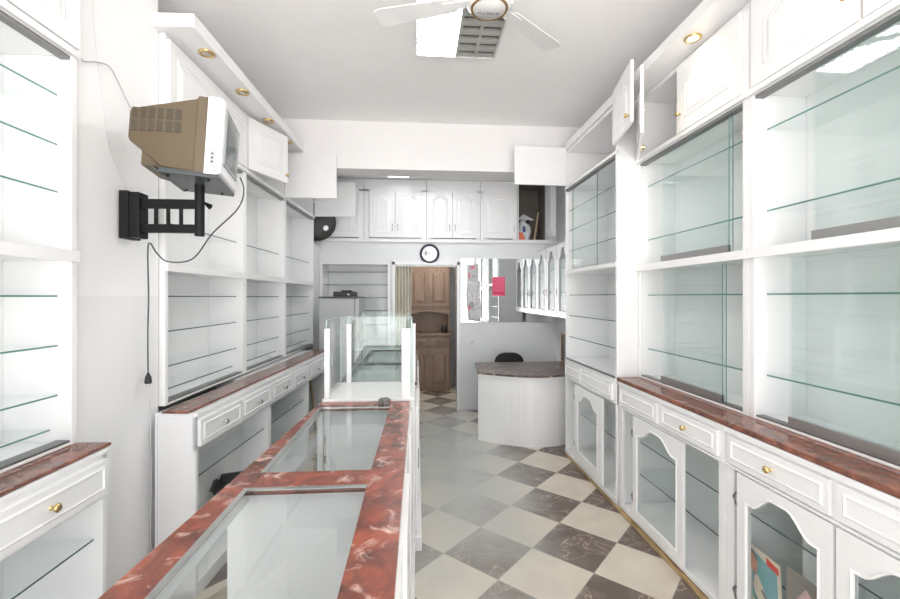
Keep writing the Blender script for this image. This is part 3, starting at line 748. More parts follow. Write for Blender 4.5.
o = k.build('loose_wire', 'cord_white', smooth=True); tag(o, 'loose crinkled white wire on the pillar below the hanging plug', 'wire')
root = thing('wall_hook', SB((-1.44, 2.39, 2.40)), 'small white cable clip on the pillar above the television', 'clip')
k = MB(SB); k.tube(bez([(-1.448, 2.385, 2.43), (-1.43, 2.385, 2.42), (-1.43, 2.385, 2.35), (-1.448, 2.385, 2.36)]), .006, 8); k.build('loop', 'cord_white', root, smooth=True)

# ================================================================== CENTRE COUNTERS
Zc = .95
root = thing('display_counter', (-.35, 1.7, 0), 'white display counter with red marble top and two inset glass panes', 'counter')
A = [(-.70, .72), (-.05, .72), (-.045, 2.72), (-.592, 2.72)]          # outline of the top, counter clockwise from the near left
mt = MB()
h1 = [(-.585, .80), (-.172, .80), (-.172, 1.52), (-.585, 1.52)]; h2 = [(-.577, 1.65), (-.173, 1.65), (-.160, 2.60), (-.573, 2.60)]
z0, z1 = .925, Zc
def lx(y): return A[0][0] + (A[3][0]-A[0][0])*(y-.72)/2.0
def rx(y): return A[1][0] + (A[2][0]-A[1][0])*(y-.72)/2.0
quads = []
def colr(ya, yb, h):   # left and right strips beside a hole
    quads.append([(lx(ya), ya), h[0], h[3], (lx(yb), yb)]); quads.append([h[1], (rx(ya), ya), (rx(yb), yb), h[2]])
quads.append([(lx(.72), .72), (rx(.72), .72), (rx(.80), .80), h1[1], h1[0], (lx(.80), .80)])
colr(.80, 1.52, h1)
quads.append([(lx(1.52), 1.52), h1[3], h1[2], (rx(1.52), 1.52), (rx(1.65), 1.65), h2[1], h2[0], (lx(1.65), 1.65)])
colr(1.65, 2.60, h2)
quads.append([(lx(2.60), 2.60), h2[3], h2[2], (rx(2.60), 2.60), (rx(2.72), 2.72), (lx(2.72), 2.72)])
dd = {}; ec = {}
def VV(p, z):
    k_ = (round(p[0], 5), round(p[1], 5), z)
    if k_ not in dd: dd[k_] = mt.bm.verts.new((p[0], p[1], z))
    return dd[k_]
for q in quads:
    for z in (z0, z1): mt.bm.faces.new([VV(p, z) for p in q])
    for i in range(len(q)):
        a, b2 = q[i], q[(i+1) % len(q)]; ky = frozenset(((round(a[0], 5), round(a[1], 5)), (round(b2[0], 5), round(b2[1], 5)))); ec.setdefault(ky, []).append((a, b2))
for ky, l in ec.items():
    if len(l) == 1: a, b2 = l[0]; mt.bm.faces.new((VV(a, z0), VV(b2, z0), VV(b2, z1), VV(a, z1)))
mt.build('marble_top', 'red', root)
for h in (h1, h2):
    g = MB(); g.prism(h, lambda u, v, w: (u, v, w), Zc-.011, Zc-.004, 0, 1); o = g.build('glass_pane', ['dust_glass', 'edge_dark'], root)
    k = MB(); k.prism([h[0], (h[0][0]+.018, h[0][1]), (h[3][0]+.018, h[3][1]-.018), (h[2][0], h[2][1]-.018), h[2], h[3]], lambda u, v, w: (u, v, w), Zc-.0035, Zc+.001); k.build('trim', 'chrome', o)
k = MB()
k.box((-.66, .74, 0.0), (-.012, 2.70, .09))                               # plinth / bottom
k.box((-.075, .74, .09), (-.055, 2.70, .924))                            # aisle side
k.box((-.655, .74, .09), (-.075, .76, .924))                              # near end
k.box((-.665, 1.575, .09), (-.075, 1.60, .924))                           # dividers
k.box((-.52, 2.66, .09), (-.075, 2.685, .924))
k.box((-.62, .76, .88), (-.59, 2.68, .924))
k.box((-.60, 2.66, .09), (-.565, 2.685, .924)); k.box((-.47, 1.6, .09), (-.44, 1.63, .90)) if False else None
k.build('carcass', 'inner', root, bevel=.003)
glass_shelf(root, (-.60, 1.61, .50), (-.08, 2.65, .508), glass='pane', edge='edge_dark')
# aisle-side sliding doors
for i, (y0, y1) in enumerate(((.76, 1.24), (1.25, 1.73), (1.74, 2.21), (2.22, 2.69))):
    o = MB().box((-.054, y0, .12), (-.040 + .012*(i % 2), y1, .90)).build('sliding_door', 'white', root, bevel=.003)
    MB().box((-.040 + .012*(i % 2), y0+.03, .45), (-.034 + .012*(i % 2), y0+.045, .57)).build('handle', 'chrome', o)
# block on the marble
k = MB(); k.lathe((-.195, 2.64, Zc+.0012), (0, 0, 1), [(.034, 0), (.036, .006), (.036, .030), (.031, .036), (.022, .037), (.018, .028)], 8); o = k.build('glass_block', 'greyblock'); tag(o, 'small dark grey faceted block on the red marble by the glass case', 'block')

# rear counter
root = thing('display_counter', (-.3, 4.0, 0), 'rear white display counter carrying the empty glass cases', 'counter')
k = MB()
k.box((-.56, 2.73, 0), (.03, 5.38, .09)); k.box((-.03, 2.73, .09), (-.01, 5.38, .93)); k.box((-.56, 5.36, .09), (-.03, 5.38, .93)); k.box((-.56, 2.73, .09), (-.03, 2.75, .93))
k.box((-.56, 2.75, .90), (-.53, 5.36, .93)); k.box((-.56, 4.0, .09), (-.03, 4.02, .93))
k.build('carcass', 'white', root, bevel=.003)
k = MB(); k.box((-.565, 3.30, .93), (-.53, 5.38, .95)); k.box((-.05, 3.30, .93), (.0, 5.38, .95)); k.box((-.53, 5.33, .93), (-.05, 5.38, .95)); k.box((-.53, 4.28, .93), (-.05, 4.36, .95)); k.build('marble_top', 'deskm', root, bevel=.003)
for y0, y1 in ((3.30, 4.28), (4.36, 5.33)): MB().box((-.53, y0, .938), (-.05, y1, .946), 0, 1).build('glass_pane', ['pane', 'edge_dark'], root)
MB().box((-.53, 3.0, .60), (-.04, 5.3, .62)).build('shelf_board', 'fridge', root)
MB().box((-.565, 2.73, .93), (-.02, 3.295, .949)).build('top_board', 'white', root, bevel=.002)
for i in range(5):
    y0 = 2.76 + i*.52
    o = MB().box((-.009, y0, .11), (.006 + .012*(i % 2), y0+.51, .90)).build('sliding_door', 'white', root, bevel=.003)
    MB().box((.006 + .012*(i % 2), y0+.04, .5), (.012 + .012*(i % 2), y0+.055, .62)).build('handle', 'dark_track', o)
# front glass case
def case(label, x0, x1, y0, y1, posts, zt, backmat='clear'):
    r_ = thing('glass_case', ((x0+x1)/2, (y0+y1)/2, Zc), label, 'glass case', 'glass cases on the rear counter')
    MB().box((x0-.015, y0-.02, Zc), (x1+.015, y1+.01, Zc+.016)).build('base_board', 'white', r_, bevel=.002)
    for (px, py, w_) in posts: MB().box((px-w_/2, py-.012, Zc+.016), (px+w_/2, py+.012, 1.402)).build('post', 'white', r_, bevel=.002)
    for a, b2 in (((x0+.003, y0+.015, Zc+.016), (x0+.009, y1-.0, zt)), ((x1-.009, y0+.015, Zc+.016), (x1-.003, y1, zt)), ((x0+.012, y1-.010, Zc+.016), (x1-.012, y1-.004, zt))):
        MB().box(a, b2, 0, 1).build('glass_pane', [backmat, 'edge_pale'], r_)
    return r_
case('empty glass case with four white posts nearest the red marble', -.57, -.03, 2.74, 3.27, [(-.557, 2.745, .032), (-.069, 2.745, .055), (-.503, 3.265, .035), (-.022, 3.265, .022)], 1.455)
r2 = thing('glass_case', (-.29, 3.8, Zc), 'second glass case standing behind the white posted one', 'glass case', 'glass cases on the rear counter')
for a, b2 in (((-.525, 3.33, .951), (-.519, 4.26, 1.45)), ((-.065, 3.33, .951), (-.059, 4.26, 1.45)), ((-.515, 3.33, .951), (-.069, 3.336, 1.45)), ((-.515, 4.254, .951), (-.069, 4.26, 1.45)), ((-.515, 3.34, 1.2), (-.069, 4.25, 1.206))):
    MB().box(a, b2, 0, 1).build('glass_pane', ['clear', 'edge_pale'], r2)

# ================================================================== DESK + CHAIR
root = thing('reception_desk', (1.15, 5.0, 0), 'white curved front desk with brown marble top', 'desk')
def desk_front(x, y_off=0):   # bulging front edge
    t_ = (x - .68)/1.27; return 4.80 - .28*math.sin(PI*min(1, max(0, t_))) + y_off
N_ = 18; xs = [.68 + (1.93-.68)*i/N_ for i in range(N_+1)]
outl = [(x, desk_front(x)) for x in xs]
k = MB(); pts = outl + [(1.93, 5.44), (1.90, 5.44)] + [(x, desk_front(x)+.03) for x in xs[::-1] if x < 1.90 and x > .71] + [(.715, desk_front(.715)+.03), (.81, 5.44), (.78, 5.44)]
k.prism(pts, lambda u, v, w: (u, v, w), .0, .725); k.build('front_panel', 'white', root)
top = [(x-.0, desk_front(x, -.03)) for x in [.672 + (1.95-.672)*i/N_ for i in range(N_+1)]]
k = MB(); k.prism(top + [(1.95, 5.47), (.735, 5.47)], lambda u, v, w: (u, v, w), .726, .745); k.build('top_board', 'white', root)
k = MB(); k.prism([(x-.003, y-.01) for x, y in top] + [(1.955, 5.48), (.73, 5.48)], lambda u, v, w: (u, v, w), .746, .768); k.build('marble_top', 'deskm', root, bevel=.003)
# chair behind the desk
root = thing('office_chair', (1.22, 5.72, 0), 'black office chair behind the desk, only its rounded back showing', 'chair')
pl = plane((1.225, 5.70, .46), (1, 0, 0), (0, -1, 0))
prof = []
for i in range(33):
    a = 2*PI*i/32; cx_, sy_ = math.cos(a), math.sin(a)
    prof.append((.20*math.copysign(abs(cx_)**.7, cx_), .20 + .20*math.copysign(abs(sy_)**.7, sy_)))
prof = prof[:-1]
k = MB(); k.loft([[pl(u*.9, .2+(v-.2)*.92, -.03) for u, v in prof], [pl(u, v, -.015) for u, v in prof], [pl(u, v, .02) for u, v in prof], [pl(u*.88, .2+(v-.2)*.9, .035) for u, v in prof]]); k.build('backrest', 'chair', root, smooth=True)
ring = lambda r_, z: [(1.225 + r_*math.cos(2*PI*i/24), 5.56 + r_*.95*math.sin(2*PI*i/24), z) for i in range(24)]
k = MB(); k.loft([ring(.17, .40), ring(.21, .415), ring(.215, .45), ring(.19, .475)]); k.build('seat', 'chair', root, smooth=True)
k = MB(); k.tube([(1.225, 5.68, .42), (1.225, 5.735, .44), (1.225, 5.74, .60)], .015, 8); k.build('back_bar', 'black', root)
k = MB(); k.tube([(1.225, 5.56, .08), (1.225, 5.56, .40)], .025, 12); k.build('pedestal', 'black', root)
for i in range(5):
    a = 2*PI*i/5+.3; k = MB(); e_ = (1.225 + .24*math.cos(a), 5.56 + .24*math.sin(a), .05)
    k.tube([(1.225, 5.56, .09), e_], [.022, .014], 8); o = k.build('leg', 'black', root)
    k = MB(); k.lathe((e_[0], e_[1]-.012, .026), (0, 1, 0), [(.02, 0), (.025, .004), (.025, .02), (.02, .024)], 12); k.build('castor', 'blackp', o)
# frame standing on the desk end
root = thing('photo_frame', (1.83, 5.3, .769), 'small reddish wooden frame standing at the right end of the desk', 'frame')
pf2 = plane((1.86, 5.42, .769), (-.05, -1, 0), (-1, .05, 0)); W_, H_ = .34, .36
k = MB()
for a, b2 in (((0, 0), (.03, H_)), ((W_-.03, 0), (W_, H_)), ((.03, 0), (W_-.03, .03)), ((.03, H_-.03), (W_-.03, H_))):
    k.prism([(a[0], a[1]), (b2[0], a[1]), (b2[0], b2[1]), (a[0], b2[1])], pf2, 0, .022)
k.build('moulding', 'framewood', root)
MB().prism([(.03, .03), (W_-.03, .03), (W_-.03, H_-.03), (.03, H_-.03)], pf2, .002, .010).build('picture', 'picglass', root)

# ================================================================== BACK WALL THINGS
# overhead row
Bp = lambda x, z: plane((x, Yb-.002, z), (1, 0, 0), (0, -1, 0))
def overhead(xa, xb, label, doors):
    root = thing('overhead_cabinet', ((xa+xb)/2, Yb+.2, 2.405), label, 'cabinet', 'white overhead cabinets on the rear wall')
    k = MB(); k.box((xa, Yb, 2.402), (xb, Yb+.4, 2.42)); k.box((xa, Yb, 3.08), (xb, Yb+.4, 3.245)); k.box((xa, Yb, 2.42), (xa+.07, Yb+.4, 3.10)); k.box((xb-.07, Yb, 2.42), (xb, Yb+.4, 3.10)); k.box((xa+.07, Yb+.38, 2.42), (xb-.07, Yb+.4, 3.10))
    k.build('carcass', 'white', root, bevel=.002)
    for (x0_, x1_, hs) in doors:
        o = panel_door(root, x1_-x0_, .655, Bp(x0_, 2.43), rise=.05, t=.018)
        u = (.035 if hs < 0 else x1_-x0_-.035)
        kk = MB(); P_ = Bp(x0_, 2.43); kk.tube([P_(u, .10, .018), P_(u, .105, .034), P_(u, .185, .034), P_(u, .19, .018)], .005, 6); kk.build('handle', 'chrome', o, smooth=True)
    return root
overhead(XL, -.74, 'white overhead cabinet at the left end of the rear row behind the fan', [(-1.28, -.80, -1)])
overhead(-.735, .13, 'white overhead cabinet with paired doors left above the clock', [(-.66, -.305, 1), (-.30, .06, -1)])
overhead(.135, .90, 'white overhead cabinet with paired doors directly right of the clock', [(.16, .495, 1), (.50, .86, -1)])
overhead(.905, 1.43, 'plain single door overhead cabinet left of the dark open niche', [(.93, 1.41, 1)])
root = thing('overhead_cabinet', (1.68, Yb+.2, 2.405), 'open overhead cabinet with dark lining inside and a bag in it', 'cabinet', 'white overhead cabinets on the rear wall')
k = MB(); k.box((1.435, Yb, 2.402), (2.01, Yb+.4, 2.42)); k.box((1.435, Yb, 3.235), (2.01, Yb+.4, 3.245)); k.box((1.435, Yb, 2.42), (1.45, Yb+.4, 3.235)); k.box((1.845, Yb, 2.42), (2.01, Yb+.4, 3.235)); k.build('carcass', 'white', root)
k = MB(); k.box((1.451, Yb+.38, 2.421), (1.844, Yb+.399, 3.234)); k.box((1.4505, Yb+.02, 2.421), (1.456, Yb+.38, 3.234)); k.box((1.839, Yb+.02, 2.421), (1.8445, Yb+.38, 3.234)); k.box((1.456, Yb+.02, 3.22), (1.839, Yb+.38, 3.234)); k.build('lining', 'dark_lining', root)  # plain dark grey-brown lining over the inner faces
panel_door(root, .41, .80, plane((1.852, Yb-.005, 2.425), (.0, -1, 0), (-1, 0, 0)), arched=False, name='cupboard_door')
# bag and stick and bits in the niche
root = thing('carrier_bag', (1.54, Yb+.15, 2.42), 'crumpled white carrier bag with orange and blue print in the open niche', 'bag')
random.seed(3)
loops = []
for i in range(10):
    f = i/9; z = 2.422 + .30*f; r_ = (.075 + .035*math.sin(PI*min(1, f*1.15)))*(1 if f < .8 else 1 - (f-.8)*2.6)
    loops.append([(1.555 + r_*(1+.16*random.uniform(-1, 1))*math.cos(2*PI*j/20), Yb+.15 + .9*r_*(1+.16*random.uniform(-1, 1))*math.sin(2*PI*j/20), z + .012*random.uniform(-1, 1)*(0 if i == 0 else 1)) for j in range(20)])
k = MB(); k.loft(loops); bag = k.build('bag_body', 'bagwhite', root)
bp = plane((1.462, Yb+.028, 2.425), (1, 0, 0), (0, -1, 0))
for poly, mt_ in (([(0, 0), (.09, .0), (.05, .10), (.0, .11)], 'orange'), ([(.055, .10), (.10, .12), (.085, .20), (.045, .18)], 'bluep'), ([(.09, .24), (.15, .22), (.16, .28), (.11, .29)], 'blackp')):
    k = MB(); k.prism(poly, bp, 0, .004); k.build('print_patch', mt_, root)
k = MB(); k.prism([(1.46, 0), (1.72, 0), (1.62, .10), (1.57, .16), (1.53, .10)], lambda u, v, w: (u, w + v*.2, 2.66+v*.55), Yb+.16, Yb+.22); o = k.build('folded_hat', 'bagwhite'); o.location.z += .075; tag(o, 'grey folded cloth resting on the carrier bag in the niche', 'cloth')
k = MB(); k.tube([(1.695, Yb+.06, 2.434), (1.80, Yb+.22, 2.86)], .014, 8); o = k.build('wooden_stick', 'palewood'); tag(o, 'pale wooden stick leaning in the dark open niche', 'stick')
k = MB(); k.box((1.735, Yb+.09, 2.421), (1.83, Yb+.2, 2.45)); o = k.build('dark_box', 'blackp', bevel=.004); tag(o, 'flat dark box on the floor of the open niche', 'box')

# clock
root = thing('wall_clock', (.176, Yb-.02, 2.21), 'round wall clock with navy rim above the doorway', 'clock')
k = MB(); k.ring((.176, Yb-.022, 2.208), (0, 1, 0), .122, .016, 40); k.build('rim', 'navy', root, smooth=True)
k = MB(); k.lathe((.176, Yb-.001, 2.208), (0, -1, 0), [(.115, 0), (.115, .02)], 32); k.build('face', 'clockface', root)
k = MB()
cp = plane((.176, Yb-.0215, 2.208), (1, 0, 0), (0, -1, 0))
for a0 in (35, 145, 270):
    pol = [(.03*math.cos(math.radians(a0+s)), .03*math.sin(math.radians(a0+s))) for s in (-20, 20)] + [(.085*math.cos(math.radians(a0+s)), .085*math.sin(math.radians(a0+s))) for s in (26, 8, -8, -26)]
    if a0 == 145: k.prism([(-.07, -.02), (-.05, -.03), (-.03, -.005), (-.035, .03), (-.05, .04), (-.065, .02)], cp, 0, .0012)
for i in range(12):
    a = PI*i/6; k.prism([(.094*math.cos(a+s), .094*math.sin(a+s)) for s in (-.02, .02)] + [(.106*math.cos(a+s), .106*math.sin(a+s)) for s in (.02, -.02)], cp, 0, .0012)
k.build('dial_marks', 'clockgrey', root)
k = MB()
for a, l, w_ in ((-80, .055, .006), (-100, .08, .004)):
    ca, sa = math.cos(math.radians(a)), math.sin(math.radians(a))
    k.prism([(-sa*w_, ca*w_), (sa*w_, -ca*w_), (sa*w_+ca*l, -ca*w_+sa*l), (-sa*w_+ca*l, ca*w_+sa*l)], cp, .002, .004)
k.build('hand', 'chrome', root)

# dark round fan beside the left cabinets
root = thing('wall_fan', (-1.30, 5.85, 2.32), 'black round fan with silver hub badge, half hidden behind the left cabinets', 'fan')
fa = Vector((.18, -1, -.06)).normalized(); fc = Vector((-1.315, 5.80, 2.585))
k = MB(); k.lathe(fc, fa, [(.12, -.08), (.235, -.05), (.25, 0), (.24, .02), (.16, .05), (.05, .06)], 36); k.build('cage', 'discdark', root, smooth=True)
k = MB(); [k.ring(fc + fa*(.022 + .03*(1-r_/.24)), fa, r_, .003, 36, sec=6) for r_ in (.24, .20, .16, .12)]; k.build('guard_ring', 'black', root)
k = MB(); bc = fc + Vector((.125, -.03, -.085)); k.lathe(bc, fa, [(.038, 0), (.038, .012), (.03, .018)], 20); k.build('badge', 'silver', root)
k = MB(); k.tube([fc - fa*.07, (-1.36, 6.09, 2.5)], .03, 10); k.build('wall_arm', 'black', root)

# shelving recess at the back left
root = thing('shelf_unit', (-.85, Yb+.2, 0), 'tall white shelf unit set into the rear wall behind the fridge', 'shelf')
k = MB(); k.box((-1.338, Yb-.01, 0), (-1.305, Yb+.44, 2.083)); k.box((-.405, Yb-.01, 0), (-.372, Yb+.44, 2.083)); k.box((-1.305, Yb-.01, 2.055), (-.405, Yb+.44, 2.083)); k.box((-1.305, Yb+.42, 0), (-.405, Yb+.44, 2.055)); k.build('carcass', 'white', root, bevel=.002)
for z in (.5, .9, 1.2, 1.40, 1.585, 1.767, 1.947): glass_shelf(root, (-1.304, Yb+.10, z), (-.406, Yb+.41, z+.010), edge='edge_dark')
# bit of plaster pipe cover between cabinet and niche
t_ = MB(); t_.box((-1.40, 5.75, 0), (-1.345, Yb, 2.3)); struct(t_, 'trim_3', 'white')

# fridge
root = thing('refrigerator', (-.92, 5.5, 0), 'grey refrigerator at the back with a black box on top', 'refrigerator')
MB().box((-1.15, 5.2, .03), (-.74, 5.86, 1.585)).build('body', 'fridge', root, bevel=.01)
MB().box((-1.155, 5.19, 1.587), (-.70, 5.87, 1.605)).build('top_lid', 'graytray', root, bevel=.003)
for z0_, z1_ in ((.08, 1.08), (1.09, 1.585)):
    o = MB().box((-.738, 5.2, z0_), (-.688, 5.86, z1_)).build('door', 'fridge', root, bevel=.008)
    zc_ = z1_-.28 if z0_ < .5 else z0_+.10
    k = MB(); k.tube([(-.688, 5.27, zc_), (-.655, 5.27, zc_+.01), (-.655, 5.27, zc_+.2), (-.688, 5.27, zc_+.21)], .010, 8); k.build('handle', 'chrome', o, smooth=True)
for x, y in ((-1.1, 5.25), (-.8, 5.25), (-1.1, 5.8), (-.8, 5.8)): k = MB(); k.lathe((x, y, 0), (0, 0, 1), [(.02, 0), (.02, .03)], 10); k.build('foot', 'blackp', root)
root = thing('stereo_box', (-.86, 5.35, 1.606), 'black stereo shaped box lying on top of the refrigerator', 'stereo')
MB().box((-1.0, 5.27, 1.606), (-.735, 5.45, 1.665)).build('body', 'blackp', root, bevel=.008)
MB().box((-.91, 5.29, 1.665), (-.79, 5.43, 1.682)).build('raised_top', 'blackp', root, bevel=.004)
k = MB(); k.lathe((-.82, 5.27, 1.63), (0, -1, 0), [(.012, 0), (.012, .006)], 12); k.build('dial', 'silver', root)

# folding door in the doorway
root = thing('folding_door', (-.2, Yb+.08, 0), 'cream accordion folding door pushed to the left of the doorway', 'folding door')
for i in range(5):
    x = -.295 + i*.043
    k = MB(); k.prism([(x, 0), (x+.004, -.0), (x+.0235, .085), (x+.043, 0), (x+.039, 0), (x+.0235, .075)], lambda u, v, w: (u, Yb+.02+v, w), .01, 2.03); k.build('fold_panel', 'curtain', root)
k = MB(); k.box((-.30, Yb+.04, 2.03), (.56, Yb+.09, 2.05)); k.build('track', 'alu', root)

# brown hutch in the back room
root = thing('kitchen_hutch', (.2, 7.55, 0), 'carved brown wooden hutch seen through the doorway', 'hutch')
hx0, hx1, hy = -.16, .565, 7.36
k = MB()
k.box((hx0, hy, .0), (hx1, 7.83, .94)); k.box((hx0-.02, hy-.03, .94), (hx1+.02, 7.83, .975))
k.box((hx0, 7.50, 1.38), (hx1, 7.83, 2.16)); k.box((hx0, 7.76, .975), (hx1, 7.83, 1.38)); k.box((hx0, 7.52, .975), (hx0+.03, 7.76, 1.38)); k.box((hx1-.03, 7.52, .975), (hx1, 7.76, 1.38))
k.box((hx0-.02, 7.46, 2.16), (hx1+.02, 7.83, 2.22))
k.build('carcass', 'wood', root, bevel=.004)
hp = plane((hx0, 7.498, 1.38), (1, 0, 0), (0, -1, 0))
ap = [(0, 0), (.725, 0), (.725, -.11)] + [(.725 - .725*i/16, -.03 - .05*(abs(math.cos(PI*i/16))**3)) for i in range(1, 16)] + [(0, -.11)]
k = MB(); k.prism(ap, hp, 0, .02); k.build('scalloped_apron', 'wood', root)
for (x0_, x1_, z0_, z1_, yy, kn) in ((hx0+.03, .195, 1.44, 2.12, 7.499, 1), (.205, hx1-.02, 1.44, 2.12, 7.499, -1), (hx0+.03, .195, .06, .74, hy-.001, 1), (.205, hx1-.02, .06, .74, hy-.001, -1)):
    P_ = plane((x0_, yy, z0_), (1, 0, 0), (0, -1, 0)); o = panel_door(root, x1_-x0_, z1_-z0_, P_, name='door', mat='wood', rise=.045, rel=2.2)
    u = (x1_-x0_-.025) if kn > 0 else .025; kk = MB(); kk.tube([P_(u, .10 if z0_ > 1 else .5, .02), P_(u, .105 if z0_ > 1 else .505, .035), P_(u, .19 if z0_ > 1 else .59, .035), P_(u, .195 if z0_ > 1 else .595, .02)], .005, 6); kk.build('handle', 'dark_track', o)
for x0_, x1_ in ((hx0+.03, .195), (.205, hx1-.02)):
    P_ = plane((x0_, hy-.001, .77), (1, 0, 0), (0, -1, 0)); o = panel_door(root, x1_-x0_, .15, P_, name='drawer', mat='wood', arched=False, rel=2.5, knob=((x1_-x0_)/2, .075), knobmat='dark_track')
# small things on the hutch
k = MB(); k.lathe((.47, 7.58, .976), (0, 0, 1), [(.045, 0), (.05, .02), (.05, .10), (.035, .12), (.02, .125)], 16); o = k.build('dark_jar', 'blackp', smooth=True); tag(o, 'dark jar standing on the brown hutch counter', 'jar')

# mirror with papers stuck on it
k = MB(); k.box((.621, Yb-.012, 1.245), (1.95, Yb-.004, 2.145)); o = k.build('wall_mirror', 'mirror'); tag(o, 'wide frameless wall mirror between the doorway and glass cupboards', 'mirror')
def wall_sheet(name, x0_, z0_, x1_, z1_, mats, prints, label, cat, y=Yb-.0121):
    P_ = plane((x0_, y, z0_), (1, 0, 0), (0, -1, 0)); k = MB(); k.prism([(0, 0), (x1_-x0_, 0), (x1_-x0_, z1_-z0_), (0, z1_-z0_)], P_, 0, .0015)
    for poly, mi in prints: k.prism(poly, P_, .0015, .0022, mi)
    o = k.build(name, mats); tag(o, label, cat); return o
wall_sheet('pink_poster', 1.065, 1.615, 1.25, 1.885, ['pink', 'pinkd'], [([(.01, .02), (.175, .02), (.175, .055), (.01, .055)], 1)], 'bright pink paper sheet stuck on the mirror', 'paper')
wall_sheet('paper_notice', .705, 1.80, .865, 2.065, ['paper', 'paperred', 'clockgrey'], [([(.045, .20), (.115, .20), (.115, .235), (.045, .235)], 1), ([(.02, .07), (.045, .07), (.045, .14), (.02, .14)], 1), ([(.07, .08), (.14, .08), (.14, .11), (.07, .11)], 2)], 'grey printed notice with red heading at the mirror top left', 'paper')
root = thing('plastic_sheet', (.79, Yb-.05, 1.26), 'wrinkled clear plastic sheet hanging on the mirror under the notice', 'plastic sheet')
random.seed(5); g = []
for i in range(15):
    f = i/14; z = 1.262 + .565*f; row = []
    for j in range(13):
        u = j/12; wid = .17 + .03*math.sin(3*f); x = .795 - wid/2 + wid*u + .012*math.sin(5*f+1) + .01*f
        row.append((x, Yb-.0245 - .009*math.sin(u*19 + 2*math.sin(4*f)) - .002*random.random(), z))
    g.append(row)
k = MB()
for i in range(14):
    for j in range(12): k.face([g[i][j], g[i][j+1], g[i+1][j+1], g[i+1][j]])
bmesh.ops.remove_doubles(k.bm, verts=k.bm.verts, dist=1e-6)
o = k.build('sheet', 'bagpl', root, smooth=True); sm = o.modifiers.new('thickness', 'SOLIDIFY'); sm.thickness = .002
k = MB(); P_ = plane((.715, Yb-.039, 1.43), (1, 0, 0), (0, -1, 0)); k.prism([(.02, .0), (.07, .01), (.09, .06), (.06, .11), (.03, .10), (.0, .05)], P_, 0, .004, 0); k.prism([(.0, -.02), (.04, .0), (.04, .05), (.0, .04)], P_, .004, .006, 1); k.build('print_patch', ['clockgrey', 'paperred'], root)
# socket on the partition
root = thing('wall_socket', (.778, Yb-.01, .955), 'small socket plate on the grey wall below the mirror', 'socket')
k = MB(); k.box((.735, Yb-.010, .945), (.822, Yb-.001, 1.005)); k.build('plate', 'white', root, bevel=.004)
k = MB(); k.ring((.765, Yb-.011, .975), (0, 1, 0), .016, .0035, 16); k.ring((.797, Yb-.011, .975), (0, 1, 0), .016, .0035, 16); k.build('socket_hole', 'cord_grey', root)

# glass door wall cupboards in the far right corner
for i, (ya_, yb_, lab) in enumerate(((5.66, 6.08, 'glass door wall cupboard in the corner touching the mirror'), (5.22, 5.64, 'middle one of the arched glass door wall cupboards by the mirror'), (4.78, 5.20, 'arched glass door wall cupboard farthest from the mirror'))):
    root = thing('wall_cupboard', (1.86, (ya_+yb_)/2, 1.35), lab, 'cupboard', 'arched glass door wall cupboards above the desk')
    x0, x1 = 1.735, 2.015
    k = MB(); k.box((x1-.015, ya_, 1.35), (x1, yb_, 2.25)); k.box((x0, ya_, 1.35), (x1-.015, ya_+.02, 2.25)); k.box((x0, yb_-.02, 1.35), (x1-.015, yb_, 2.25)); k.box((x0, ya_+.02, 1.35), (x1-.015, yb_-.02, 1.375)); k.box((x0, ya_+.02, 2.225), (x1-.015, yb_-.02, 2.25)); k.build('carcass', 'white', root)
    glass_door(root, yb_-ya_-.006, .885, Rp(x0-.001, yb_-.003, 1.357), rise=.12, st=.07, rb=.08, rt=.06, glass='clear', handle=((.035 if i else .375), .30))
    for z in (1.65, 1.95): glass_shelf(root, (x0+.03, ya_+.022, z), (x1-.02, yb_-.022, z+.007), edge='edge_dark')

# ================================================================== CEILING
def fixture(cx, cy, z, w_, d_, label, lit='lit'):
    root = thing('ceiling_light', (cx, cy, z), label, 'ceiling light', 'square fluorescent ceiling fittings')
    k = MB(); x0_, x1_, y0_, y1_ = cx-w_/2, cx+w_/2, cy-d_/2, cy+d_/2; h_ = .035
    for a, b2 in (((x0_, y0_), (x0_+.012, y1_)), ((x1_-.012, y0_), (x1_, y1_)), ((x0_+.012, y0_), (x1_-.012, y0_+.012)), ((x0_+.012, y1_-.012), (x1_-.012, y1_))): k.box((a[0], a[1], z-h_), (b2[0], b2[1], z-.001))
    k.build('housing', 'white', root)
    MB().box((x0_+.013, y0_+.013, z-.026), (cx-.004, y1_-.013, z-.016)).build('lit_panel', lit, root)
    k = MB()
    for i in range(1, 8): yy = y0_+.013 + (d_-.026)*i/8; k.box((x0_+.013, yy-.002, z-.040), (cx-.004, yy+.002, z-.0262))
    k.build('reflector_fins', 'white', root)
    MB().box((cx+.004, y0_+.013, z-.012), (x1_-.013, y1_-.013, z-.004)).build('dark_back', 'louverdark', root)
    k = MB(); n = 6; wx = x1_-.013-cx-.004
    for i in range(3):
        x = cx+.004 + wx*i/2; k.box((x-.010, y0_+.013, z-.034), (x+.010, y1_-.013, z-.013))
    for i in range(n+1):
        y = y0_+.02 + (d_-.04)*i/n; k.box((cx+.0145, y-.024, z-.032), (x1_-.0235, y+.024, z-.014))
    k.build('louver', 'louver', root)
    k = MB()
    for i in range(4): k.box((x0_+.04+i*.062, y1_-.055, z-.0285), (x0_+.075+i*.062, y1_-.045, z-.0262))
    k.build('clip', 'louver', root)
fixture(.283, 2.86, H, .585, .61, 'ceiling light with lit left half and dark louvred right half beside the fan')
fixture(-.10, 5.60, 3.25, .60, .60, 'rear ceiling light behind the beam, only a bright sliver showing', 'lit2')

